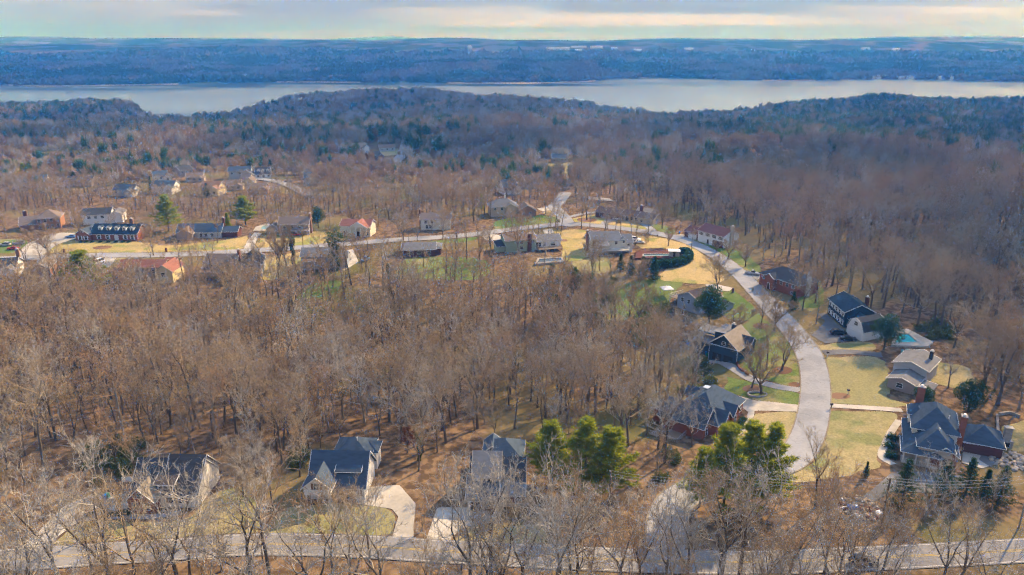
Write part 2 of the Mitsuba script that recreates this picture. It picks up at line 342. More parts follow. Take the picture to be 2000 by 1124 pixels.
lawn([(1960, 830), (2060, 820), (2060, 870), (1965, 880)], 'tan_grass')
for pts in ([(1040, 326), (1060, 321), (1130, 319), (1176, 326), (1165, 338), (1090, 340)], [(1000, 285), (1060, 281), (1130, 283), (1080, 288)], [(720, 297), (775, 292), (790, 300), (750, 306)], [(1500, 349), (1530, 345), (1560, 352)]):
    k = sheet('meadow', Polygon(curve(GP(pts + pts[:1]), 6)).buffer(0), 'tan_grass', 0.45, 12)
# ---------------------------------------------------------------- clearings (no wood grows there), by their outlines in the photograph
CLEARINGS = [
    [(-40, 985), (130, 940), (260, 880), (430, 880), (520, 960), (600, 850), (740, 850), (800, 930), (905, 850), (1040, 850), (1060, 980), (1240, 985), (1330, 920), (1330, 860), (1420, 835),
     (1330, 700), (1250, 690), (1190, 625), (1185, 560), (1100, 525), (960, 500), (690, 540), (520, 545), (380, 535), (0, 545), (-60, 545), (-60, 440), (30, 410), (240, 405), (420, 440), (560, 415), (960, 430), (960, 400), (1080, 385), (1300, 405), (1440, 440),
     (1480, 500), (1580, 520), (1600, 575), (1690, 575), (1740, 640), (1840, 650), (1890, 720), (1890, 770), (2040, 800), (2040, 915), (1750, 940), (1740, 1010), (1500, 960), (1290, 1010),
     (1260, 1045), (2080, 1040), (2080, 1112), (1300, 1118), (-60, 1118)],
    [(1036, 330), (1060, 316), (1130, 314), (1182, 324), (1165, 345), (1090, 347)],
    [(215, 395), (290, 352), (350, 342), (420, 342), (450, 340), (540, 335), (610, 370), (600, 390), (480, 385), (380, 392)],
    [(690, 318), (700, 292), (775, 286), (800, 275), (800, 300), (770, 325)],
    [(120, 372), (130, 355), (190, 355), (185, 370)],
    [(975, 385), (985, 362), (1040, 360), (1080, 385)],
]
# kept free of any wild tree: pools, terraces and what stands on the lawns
OPEN = [[(1730, 905), (2040, 900), (2040, 992), (1730, 992)], [(1045, 890), (1245, 890), (1262, 1050), (1040, 1050)], [(1320, 930), (1545, 930), (1560, 1040), (1330, 1045)], [(1740, 690), (1745, 640), (1830, 660), (1830, 690)], [(1190, 520), (1235, 485), (1330, 485), (1355, 530), (1260, 555)], [(1870, 915), (1875, 850), (1990, 800), (2020, 900), (1960, 930)], [(1655, 1015), (1660, 975), (1710, 975), (1710, 1015)], [(490, 460), (500, 434), (535, 434), (530, 460)], [(1040, 525), (1045, 500), (1110, 500), (1110, 525)], [(1330, 690), (1340, 655), (1370, 660), (1370, 690)]]
# ---------------------------------------------------------------- the cloud bank over the lake: the wood beyond the ridge road and the right hand slope lie in its shade
scene['cloud_vapour'] = {'type': 'principledthin', 'base_color': rgb(0.92, 0.93, 0.95), 'roughness': 0.9, 'spec_trans': 0.0, 'diff_trans': 1.7}
CLOUD_Z = 1500.0
def cloud_bank(name, outline, seed):
    """A bank of billows whose shade falls on the ground inside the outline (metres)."""
    r = np.random.default_rng(seed)
    shape = Polygon(outline)
    s = np.array(SUN) / np.linalg.norm(SUN)
    ms = []
    x0, y0, x1, y1 = shape.bounds
    for y in np.arange(y0, y1, 230):
        for x in np.arange(x0, x1, 230):
            q = (x + r.uniform(-60, 60), y + r.uniform(-60, 60))
            if not shape.contains(Point(q)): continue
            inside = min(1.0, shape.exterior.distance(Point(q)) / 400)
            m = trimesh.creation.icosphere(2 if q[1] < 1200 else 1, 1.0)
            v = np.array(m.vertices)
            v *= 1 + 0.22 * (meshkit.noise(v * 2.1 + r.uniform(0, 50), seed)[:, None] - 0.5)
            v *= np.array([1, 1, 0.55]) * r.uniform(86, 146) * (0.7 + 0.3 * inside) * (0.80 if q[1] < 480 else 1.0)
            z = CLOUD_Z + r.uniform(-40, 40)
            ms.append((v + [q[0] + s[0] / s[2] * z, q[1] + s[1] / s[2] * z, z], np.array(m.faces)))
    scene[name] = mikit.ply(join_meshes(ms), 'cloud_vapour', smooth=True)
    tag(name, kind='stuff')
def join_meshes(ms):
    V, F, at = [], [], 0
    for v, f in ms: V.append(v); F.append(f + at); at += len(v)
    return np.vstack(V), np.vstack(F)
cloud_bank('cloud', [(-2600, 640), (-300, 510), (60, 560), (150, 500), (185, 330), (135, 215), (105, 120), (105, 20), (1000, 20), (2600, 500), (3400, 2300), (4600, 9200), (-4600, 9200), (-3400, 2300)], 3)
# ---------------------------------------------------------------- trees
def tubes(lines, sides):
    """Polylines [(points, radii)] as one mesh of tapered tubes."""
    V, F, at = [], [], 0
    for p, r in lines:
        p = np.asarray(p, float)
        v, f = tube_mesh(p, np.broadcast_to(r, (len(p),)), sides)
        V.append(v); F.append(f + at); at += len(v)
    return np.vstack(V), np.vstack(F)

def tube_mesh(p, r, sides):
    t = np.gradient(p, axis=0); t /= np.linalg.norm(t, axis=1, keepdims=True) + 1e-12
    a = np.cross(t, np.where(np.abs(t[:, 2:]) < 0.9, [0, 0, 1.0], [1.0, 0, 0])); a /= np.linalg.norm(a, axis=1, keepdims=True) + 1e-12
    b, g = np.cross(t, a), np.arange(sides) * 2 * np.pi / sides
    v = p[:, None] + np.asarray(r)[:, None, None] * (np.cos(g)[None, :, None] * a[:, None] + np.sin(g)[None, :, None] * b[:, None])
    i, j = np.meshgrid(np.arange(len(p) - 1), np.arange(sides), indexing='ij')
    q = np.stack([i * sides + j, i * sides + (j + 1) % sides, (i + 1) * sides + (j + 1) % sides, (i + 1) * sides + j], -1).reshape(-1, 4)
    return v.reshape(-1, 3), np.vstack([q[:, [0, 1, 2]], q[:, [0, 2, 3]]])

def spikes(base, tip, width, rng):
    """One slender triangle per twig, turned at random about its own axis."""
    d = tip - base
    s = np.cross(d, rng.normal(size=d.shape)); s /= np.linalg.norm(s, axis=1, keepdims=True) + 1e-9
    s = s * np.asarray(width)[..., None] * 0.5
    v = np.stack([base - s, base + s, tip], 1).reshape(-1, 3)
    return v, np.arange(len(v)).reshape(-1, 3)

def join(*ms):
    V, F, at = [], [], 0
    for v, f in ms:
        V.append(v); F.append(np.asarray(f) + at); at += len(v)
    return np.vstack(V), np.vstack(F)

def unit(v): return v / (np.linalg.norm(v, axis=-1, keepdims=True) + 1e-9)

def bare_tree(seed, h=21.0, spread=4.6, fork=0.38, n1=15, n2=7, n3=6, n4=5, r0=0.27, w=0.034, up=0.55, kinky=0.12, sides=(7, 4), lean=0.05, leaders=2, limb=0.55):
    """(trunk mesh, crown mesh): a leafless tree of trunk, leaders, limbs, boughs, branchlets and twigs."""
    rng = np.random.default_rng(seed)
    zf = fork * h * rng.uniform(0.85, 1.1)
    lv = rng.normal(0, lean, 2)
    k = 5
    t = np.linspace(0, 1, k)
    tp = np.column_stack([lv * zf * t[:, None] + np.cumsum(rng.normal(0, kinky * 0.5, (k, 2)), 0) * t[:, None], zf * t])
    rf = r0 * (0.80 if leaders > 1 else 0.72)
    trunk_lines = [(tp, np.concatenate([[r0 * 1.35], np.linspace(r0, rf, k - 1)]))]
    stems, a0 = [], rng.uniform(0, 6.28)
    for j in range(leaders):
        az = a0 + j * 6.283 / leaders + rng.normal(0, 0.3)
        off = 0.0 if leaders == 1 else rng.uniform(0.22, 0.48)
        m = 7
        d = np.array([math.cos(az) * off + lv[0], math.sin(az) * off + lv[1], 1.0])
        steps = unit(d + np.cumsum(rng.normal(0, kinky, (m, 3)) * [1, 1, 0.3], 0))
        ln = (0.90 * h - zf) * rng.uniform(0.82, 1.05)
        p = np.vstack([tp[-1], tp[-1] + np.cumsum(steps * ln / m, 0)])
        r = rf * (1.0 if leaders == 1 else 0.78) * (1 - 0.88 * np.linspace(0, 1, m + 1))
        trunk_lines.append((p, r)); stems.append((p, r))
    limbs, tw = [], []
    for i in range(n1):
        p, r = stems[i % leaders]
        q = (i + rng.random() * 0.8) / n1
        u_ = q * (len(p) - 1)
        base = np.array([np.interp(u_, np.arange(len(p)), p[:, c]) for c in range(3)])
        ln = spread * (0.55 + 0.75 * math.sin(math.pi * min(1.0, 0.18 + 0.82 * q))) * rng.uniform(0.65, 1.3) * (1.0 if q < 0.8 else 0.7) * (1.0 if leaders == 1 else 0.85)
        az = i * 2.39996 + rng.normal(0, 0.45)
        el = up + 0.5 * q + rng.normal(0, 0.18)
        d = np.array([math.cos(az) * math.cos(el), math.sin(az) * math.cos(el), math.sin(el)])
        m = 5
        steps = unit(d + np.cumsum(rng.normal(0, kinky * 1.3, (m, 3)), 0) + np.linspace(0, 0.45, m)[:, None] * np.array([0, 0, 1.0]))
        pts = np.vstack([base, base + np.cumsum(steps * ln / m * 1.15, 0)])
        rb = max(0.045, limb * np.interp(u_, np.arange(len(p)), r))
        limbs.append((pts, np.linspace(rb, 0.020, m + 1)))
        for j in range(n2):
            t = 0.22 + 0.78 * (j + rng.random()) / n2
            b2 = np.array([np.interp(t * m, np.arange(m + 1), pts[:, c]) for c in range(3)])
            dd = steps[min(m - 1, int(t * m))]
            d2 = unit(dd + unit(rng.normal(size=3)) * 0.95 + np.array([0, 0, 0.28]))
            l2 = ln * (0.50 - 0.18 * t) * rng.uniform(0.7, 1.3)
            p2 = np.vstack([b2, b2 + d2 * l2 * 0.5, b2 + d2 * l2 * 0.5 + unit(d2 + rng.normal(0, 0.35, 3) + [0, 0, 0.15]) * l2 * 0.55])
            limbs.append((p2, np.array([max(0.024, rb * (1 - t) * 0.55 + 0.012), 0.020, 0.009])))
            tw.append((p2, l2))
    mids, tips, ws = [], [], []
    P = np.array([p for p, _ in tw]); L = np.array([l for _, l in tw])
    nb = len(P)
    t = rng.uniform(0.2, 1.0, (nb, n3)) * 2
    lo = np.minimum(t.astype(int), 1); fr = t - lo
    ii = np.arange(nb)[:, None]
    b3 = P[ii, lo] * (1 - fr[..., None]) + P[ii, lo + 1] * fr[..., None]
    dd = unit(P[ii, lo + 1] - P[ii, lo])
    d3 = unit(dd + unit(rng.normal(size=b3.shape)) * 0.9 + [0, 0, 0.2])
    l3 = (L[:, None] * 0.50 * rng.uniform(0.6, 1.3, t.shape)).clip(0.5, 2.2)
    e3 = b3 + d3 * l3[..., None]
    B, E = b3.reshape(-1, 3), e3.reshape(-1, 3)
    W = np.full(len(B), w * 1.35)
    if n4:
        t4 = rng.uniform(0.15, 0.95, (len(B), n4, 1))
        b4 = B[:, None] + (E - B)[:, None] * t4
        d4 = unit(unit(E - B)[:, None] + unit(rng.normal(size=b4.shape)) * 0.85 + [0, 0, 0.18])
        l4 = (l3.reshape(-1, 1) * rng.uniform(0.45, 0.95, (len(B), n4)))
        e4 = b4 + d4 * l4[..., None]
        B, E, W = np.vstack([B, b4.reshape(-1, 3)]), np.vstack([E, e4.reshape(-1, 3)]), np.concatenate([W, np.full(b4.shape[0] * n4, w)])
    crown = join(tubes(limbs[:], sides[1]) if sides[1] >= 3 else tubes(limbs, 3), spikes(B, E, W, rng))
    return tubes(trunk_lines, sides[0]), crown

def far_tree(seed, h=20.0, spread=4.6, n=190, w=0.16):
    """A leafless tree as it reads from half a kilometre on: stem, a few limbs, a volume of twigs."""
    rng = np.random.default_rng(seed)
    stem = tubes([(np.array([[0, 0, 0], [rng.normal(0, .3), rng.normal(0, .3), h * 0.5], [rng.normal(0, .7), rng.normal(0, .7), h * 0.9]]), np.array([0.26, 0.18, 0.04]))], 3)
    c = np.array([0, 0, h * 0.60])
    d = unit(rng.normal(size=(n, 3)) + [0, 0, 0.45])
    lump = 0.8 + 0.35 * np.sin(3 * np.arctan2(d[:, 1], d[:, 0]) + seed) + 0.15 * rng.normal(size=n)
    end = c + d * np.array([spread, spread, h * 0.40]) * (lump * rng.uniform(0.55, 1.0, n) ** 0.5)[:, None]
    st = c * [1, 1, 0.7] + (end - c) * rng.uniform(0.25, 0.7, n)[:, None] + rng.normal(0, 0.35, (n, 3))
    return stem, spikes(st, end, np.full(n, w) * rng.uniform(0.6, 1.4, n), rng)

def needle_tree(seed, h=17.0, spread=4.2, whorls=15, per=6, tufts=11, blades=14, first=0.22, cone=0.75, blade=0.55, bw=0.055, droop=0.0, trunk_r=0.2, flat=1.0):
    """(trunk, crown) of a pine: whorls of boughs that carry tufts of needles."""
    rng = np.random.default_rng(seed)
    top = np.array([rng.normal(0, 0.4), rng.normal(0, 0.4), h])
    tr = np.array([[0, 0, 0], top * 0.5 * [1, 1, 1], top]); tr[1, :2] += rng.normal(0, 0.15, 2)
    boughs, tb, td = [], [], []
    for i in range(whorls):
        q = (i + 0.5) / whorls
        z = h * (first + (1 - first) * q)
        R = spread * (1 - cone * q ** 1.25) * (0.72 + 0.28 * math.sin(math.pi * min(1, 0.25 + q)))
        for j in range(per):
            az = 2 * math.pi * (j + rng.random() * 0.8) / per + i * 1.3
            ln = R * rng.uniform(0.55, 1.15)
            el = 0.12 + 0.65 * q - droop + rng.normal(0, 0.12)
            d = np.array([math.cos(az) * math.cos(el), math.sin(az) * math.cos(el), math.sin(el)])
            b = top * (z / h); b[2] = z
            mid = b + d * ln * 0.6
            end = mid + unit(d + [0, 0, 0.3]) * ln * 0.45
            boughs.append((np.array([b, mid, end]), np.array([0.06 * (1.2 - q), 0.035, 0.012])))
            k = max(3, int(tufts * (0.5 + 0.6 * ln / spread)))
            t = rng.uniform(0.30, 1.05, k)
            side = np.cross(d, [0, 0, 1.0])
            c = b + (end - b) * t[:, None] + side * (rng.normal(0, 0.26, k) * ln * 0.42 * (1.15 - 0.6 * t))[:, None] + rng.normal(0, 0.14, (k, 3))
            tb.append(c); td.append(np.broadcast_to(d, c.shape))
    C, D = np.vstack(tb), np.vstack(td)
    dirs = unit(unit(rng.normal(size=(len(C), blades, 3)) * [1, 1, flat]) + 0.55 * D[:, None] + [0, 0, 0.30])
    base = np.repeat(C[:, None], blades, 1) + rng.normal(0, 0.08, (len(C), blades, 3))
    tip = base + dirs * blade * rng.uniform(0.6, 1.25, (len(C), blades, 1))
    return tubes([(tr, np.array([trunk_r, trunk_r * 0.7, 0.03]))] + boughs, 5), spikes(base.reshape(-1, 3), tip.reshape(-1, 3), np.full(base.shape[0] * blades, bw), rng)

def leafy_tree(seed, h=9.0, rx=3.6, base=0.16, n=5200, leaf=0.20, lumps=26, shape=1.0):
    """(trunk, crown) of a broadleaf evergreen: leaf blades on the shells of many clumps."""
    rng = np.random.default_rng(seed)
    c0 = np.array([0, 0, h * (base + (1 - base) * 0.45)])
    R = np.array([rx, rx, h * (1 - base) * 0.52])
    d = unit(rng.normal(size=(lumps, 3)))
    rad = rng.uniform(0.35, 0.78, lumps)
    taper = 1 - shape * 0.45 * np.clip(d[:, 2], 0, 1)
    cc = c0 + d * R * rad[:, None] * np.column_stack([taper, taper, np.ones(lumps)])
    cr = rng.uniform(0.28, 0.46, lumps) * rx
    which = rng.integers(0, lumps, n)
    dd = unit(rng.normal(size=(n, 3)) + [0, 0, 0.25])
    p = cc[which] + dd * (cr[which] * rng.uniform(0.72, 1.06, n))[:, None]
    e = unit(rng.normal(size=(n, 3)) + 0.5 * dd)
    limbs = [(np.array([[0, 0, 0], [0, 0, h * base * 1.2], c0]), np.array([0.22, 0.2, 0.1]))] + [(np.array([[0, 0, h * base], (c0 + c) / 2, c]), np.array([0.12, 0.07, 0.03])) for c in cc[:10]]
    return tubes(limbs, 5), spikes(p, p + e * leaf * 1.4 * rng.uniform(0.7, 1.3, (n, 1)), np.full(n, leaf), rng)

def bush_patch(seed, n=160, r=1.6, h=1.7, w=0.05, ln=0.9, leaves=0, leaf=0.16):
    """A shrub: many thin upright stems, with leaves when it is evergreen."""
    rng = np.random.default_rng(seed)
    a, q = rng.uniform(0, 2 * np.pi, n), np.sqrt(rng.random(n))
    b = np.column_stack([np.cos(a) * q * r * 0.6, np.sin(a) * q * r * 0.6, rng.uniform(0, 0.5, n) * h])
    e = b + unit(np.column_stack([np.cos(a) * q, np.sin(a) * q, np.full(n, 1.0)]) + rng.normal(0, 0.35, (n, 3))) * (ln * rng.uniform(0.5, 1.4, n))[:, None]
    m = spikes(b, e, np.full(n, w), rng)
    if leaves:
        d = unit(rng.normal(size=(leaves, 3))); d[:, 2] = np.abs(d[:, 2])
        p = d * np.array([r, r, h]) * rng.uniform(0.55, 1.0, (leaves, 1)) * (0.8 + 0.3 * np.sin(4 * np.arctan2(d[:, 1], d[:, 0]) + seed))[:, None] + [0, 0, 0.1]
        m = join(m, spikes(p, p + unit(rng.normal(size=p.shape)) * leaf * 1.5, np.full(leaves, leaf), rng))
    return m

def bark(key, a, b, c):
    def fn(p, n, uv):
        g = cell_rand(p.x * 0.13, p.y * 0.13, 1.0)
        k = cell_rand(p.x * 0.13, p.y * 0.13, 5.0)
        return mix(mix(a, b, g), c, smoothstep(0.72, 0.95, k))
    return diffuse(key, proc(fn))
bark('trunk_bark', (0.095, 0.078, 0.060), (0.165, 0.138, 0.108), (0.28, 0.25, 0.205))
bark('twig_bark', (0.300, 0.222, 0.138), (0.430, 0.345, 0.230), (0.395, 0.265, 0.158))
bark('pale_bark', (0.450, 0.415, 0.350), (0.380, 0.345, 0.285), (0.500, 0.470, 0.410))
def green(key, a, b, trans=0.7):
    tex = proc(lambda p, n, uv: mix(a, b, cell_rand(p.x * 1.6, p.y * 1.6, p.z * 1.6)))
    scene[key] = {'type': 'principledthin', 'base_color': tex, 'roughness': 0.55, 'spec_trans': 0.0, 'diff_trans': trans}
    return key
green('pine_needles', (0.250, 0.315, 0.036), (0.375, 0.410, 0.050), 1.4)
green('far_needles', (0.052, 0.118, 0.062), (0.088, 0.160, 0.066))
green('dark_needles', (0.030, 0.070, 0.030), (0.055, 0.105, 0.036))
green('broad_leaves', (0.030, 0.078, 0.038), (0.060, 0.115, 0.045))
green('shrub_leaves', (0.095, 0.125, 0.042), (0.155, 0.175, 0.058))
green('ivy_leaves', (0.045, 0.085, 0.024), (0.085, 0.125, 0.032))
green('red_leaves', (0.24, 0.070, 0.022), (0.17, 0.055, 0.022))

def group2(key, trunk, crown, tm, cm):
    scene[key] = {'type': 'shapegroup', 'trunk': mikit.ply(trunk, tm, smooth=False), 'crown': mikit.ply(crown, cm)}
    return key

NEAR_SPEC = [dict(h=21, spread=5.0, fork=.30, leaders=2), dict(h=19, spread=5.6, fork=.24, leaders=3, kinky=.16), dict(h=23, spread=4.8, fork=.42, leaders=1), dict(h=17, spread=5.0, fork=.20, leaders=3, kinky=.18), dict(h=20, spread=5.4, fork=.34, leaders=2, kinky=.15),
             dict(h=22, spread=4.6, fork=.40, leaders=1, kinky=.1), dict(h=18, spread=6.0, fork=.22, leaders=2, kinky=.2), dict(h=21, spread=4.4, fork=.45, leaders=2), dict(h=15, spread=4.2, fork=.14, leaders=4, kinky=.15, r0=.18), dict(h=20, spread=5.6, fork=.30, leaders=3, lean=.10)]
NEAR_LOOK = ['twin', 'pale broad', 'upright', 'low forked', 'spreading', 'slender', 'crooked', 'high forked', 'bushy', 'leaning']
NEAR = [group2(f'near_{i}', *bare_tree(100 + i, n1=17, n2=6, n3=5, n4=3, w=0.046, limb=.70, **q), 'trunk_bark', 'pale_bark' if i in (1, 4, 6) else 'twig_bark') for i, q in enumerate(NEAR_SPEC)]
MID = [group2(f'mid_{i}', *bare_tree(200 + i, h=[20, 18, 22, 17, 19, 21, 16][i], spread=[4.2, 4.9, 3.7, 4.5, 4.6, 3.9, 4.2][i], fork=[.46, .40, .54, .38, .48, .54, .30][i], n1=13, n2=5, n3=5, n4=3, w=0.075, r0=.29, limb=.62, sides=(5, 3), leaders=[2, 3, 1, 2, 2, 1, 3][i]),
              'trunk_bark', 'pale_bark' if i == 4 else 'twig_bark') for i in range(7)]
LAWN = [group2(f'lawn_{i}', *bare_tree(300 + i, h=[13, 11, 15, 9][i], spread=[5.0, 4.2, 4.6, 2.6][i], fork=[.2, .2, .22, .25][i], n1=22, n2=8, n3=5, n4=4, up=[.5, .6, .5, .9][i], r0=.22, w=0.042, kinky=.1, leaders=[3, 3, 2, 3][i]), 'trunk_bark', 'twig_bark') for i in range(4)]
def patch(seed, n, k, w, rad):
    rng = np.random.default_rng(seed)
    S, C = [], []
    for i in range(n):
        s, c = far_tree(seed * 31 + i, h=rng.uniform(14, 20), spread=rng.uniform(4.0, 6.2), n=k, w=w)
        o = np.array([*(rng.uniform(-rad, rad, 2)), 0])
        S.append((s[0] + o, s[1])); C.append((c[0] + o, c[1]))
    return join(*S), join(*C)
FAR = [group2(f'far_{i}', *patch(400 + i, 5, 240, 0.22, 8.5), 'trunk_bark', 'pale_bark' if i == 2 else 'twig_bark') for i in range(5)]
def mixed_patch(seed):
    rng = np.random.default_rng(seed)
    S, C, L = [], [], []
    for i in range(5):
        o = np.array([*(rng.uniform(-9, 9, 2)), 0])
        if i < 2: s, c = far_tree(seed * 17 + i, h=rng.uniform(14, 19), spread=5, n=110, w=.4); C.append((c[0] + o, c[1]))
        else: s, c = far_tree(seed * 13 + i, h=rng.uniform(14, 20), spread=rng.uniform(3.6, 5.2), n=150, w=.80); L.append((c[0] + o, c[1]))
        S.append((s[0] + o, s[1]))
    return join(*S), join(*C), join(*L)
MIXED = []
for i in range(3):
    s_, c_, l_ = mixed_patch(480 + i)
    scene[f'mixed_{i}'] = {'type': 'shapegroup', 'trunk': mikit.ply(s_, 'trunk_bark'), 'crown': mikit.ply(c_, 'twig_bark'), 'needles': mikit.ply(l_, 'far_needles')}; MIXED.append(f'mixed_{i}')
FARTHER = [group2(f'farther_{i}', *patch(450 + i, 6, 120, 0.46, 9.5), 'trunk_bark', 'pale_bark' if i in (1, 3) else 'twig_bark') for i in range(5)]
PINE = [group2(f'pine_{i}', *needle_tree(500 + i, h=[17, 15, 18][i], spread=[5.0, 4.7, 5.2][i], whorls=12, per=7, tufts=20, blades=15, bw=0.11, blade=0.75, first=.20, cone=.62, flat=.5), 'trunk_bark', 'pine_needles') for i in range(3)]
DARK = [group2(f'fir_{i}', *needle_tree(520 + i, h=[11, 9][i], spread=[3.4, 2.4][i], whorls=16, per=7, tufts=10, blades=12, first=0.04, cone=0.92, blade=.42, bw=.06, droop=.15), 'trunk_bark', 'dark_needles') for i in range(2)]
FARPINE = [group2(f'farpine_{i}', *far_tree(540 + i, h=20, spread=5.2, n=300, w=.62), 'trunk_bark', 'far_needles' if i else 'ivy_leaves') for i in range(3)]
BROAD = [group2(f'broad_{i}', *leafy_tree(560 + i, h=9.5, rx=3.9), 'trunk_bark', 'broad_leaves') for i in range(2)]
# ---------------------------------------------------------------- houses
def blotch(p, n, uv): return 0.55 * smoothstep(0.35, 0.75, fbm(p.x * 0.9, p.y * 0.9, p.z * 2.6, 3))
def weathered(key, c, dark, rough=None):
    scene[key] = {'type': 'blendbsdf', 'weight': proc(blotch), 'a': {'type': 'diffuse', 'reflectance': rgb(*c)}, 'b': {'type': 'diffuse', 'reflectance': rgb(*dark)}}
    scene[key] = {'type': 'twosided', 'b': scene[key]}
    return key
def shingle(key, c): return weathered(key, c, tuple(x * 0.68 for x in c))
shingle('slate_shingle', (0.078, 0.108, 0.150)); shingle('charcoal_shingle', (0.075, 0.080, 0.090)); shingle('brown_shingle', (0.125, 0.098, 0.090))
shingle('umber_shingle', (0.105, 0.092, 0.086)); shingle('taupe_shingle', (0.215, 0.175, 0.150)); shingle('grey_shingle', (0.205, 0.208, 0.215)); shingle('red_tile', (0.31, 0.145, 0.110)); shingle('navy_shingle', (0.040, 0.065, 0.095))
shingle('tan_shingle', (0.31, 0.27, 0.215)); shingle('orange_tile', (0.32, 0.19, 0.125)); shingle('maroon_shingle', (0.17, 0.09, 0.088))
def siding(key, c): return weathered(key, c, tuple(x * 0.86 for x in c))
siding('white_siding', (0.74, 0.74, 0.72)); siding('cream_siding', (0.68, 0.65, 0.54)); siding('navy_siding', (0.045, 0.075, 0.115)); siding('green_siding', (0.36, 0.43, 0.30))
siding('blue_siding', (0.30, 0.36, 0.45)); siding('grey_siding', (0.45, 0.45, 0.44)); siding('tan_siding', (0.50, 0.42, 0.32)); siding('yellow_siding', (0.66, 0.56, 0.33)); siding('taupe_siding', (0.33, 0.28, 0.25))
weathered('red_brick', (0.30, 0.115, 0.070), (0.20, 0.085, 0.058)); weathered('orange_brick', (0.33, 0.185, 0.125), (0.25, 0.135, 0.095)); weathered('dark_brick', (0.15, 0.072, 0.058), (0.10, 0.055, 0.048))
weathered('white_brick', (0.68, 0.66, 0.62), (0.50, 0.46, 0.42)); weathered('stone', (0.36, 0.34, 0.31), (0.22, 0.21, 0.20)); weathered('deck_wood', (0.30, 0.24, 0.18), (0.22, 0.175, 0.135)); weathered('red_wood', (0.24, 0.10, 0.065), (0.17, 0.075, 0.05))
gloss('trim_white', (0.66, 0.66, 0.65), 0.5); gloss('trim_blue', (0.36, 0.44, 0.55), 0.5); gloss('trim_brown', (0.14, 0.085, 0.06), 0.5); gloss('trim_tan', (0.50, 0.43, 0.33), 0.5)
gloss('window_glass', (0.030, 0.038, 0.048), 0.08, 0.8); gloss('shutter_brown', (0.15, 0.075, 0.055), 0.6); gloss('shutter_dark', (0.03, 0.03, 0.035), 0.6); gloss('door_dark', (0.05, 0.035, 0.03), 0.5)
gloss('metal_grey', (0.42, 0.43, 0.44), 0.4, 0.5, 0.6); gloss('black_iron', (0.02, 0.02, 0.022), 0.5); gloss('vent_white', (0.72, 0.72, 0.72), 0.45)

def bx(x0, x1, y0, y1, z0, z1):
    m = trimesh.creation.box((x1 - x0, y1 - y0, z1 - z0)); m.apply_translation(((x0 + x1) / 2, (y0 + y1) / 2, (z0 + z1) / 2)); return m
def prism(profile, a0, a1, axis):
    """A profile (s, z) swept from a0 to a1 along x (s is y) or along y (s is x)."""
    m = trimesh.creation.extrude_polygon(Polygon(profile).buffer(0), a1 - a0, engine='earcut')
    s, z, e = m.vertices.T
    m.vertices = np.column_stack([e + a0, s, z]) if axis == 'x' else np.column_stack([s, e + a0, z])
    if m.volume < 0: m.invert()
    return m
def cat(ms): return trimesh.util.concatenate([m for m in ms if m is not None])

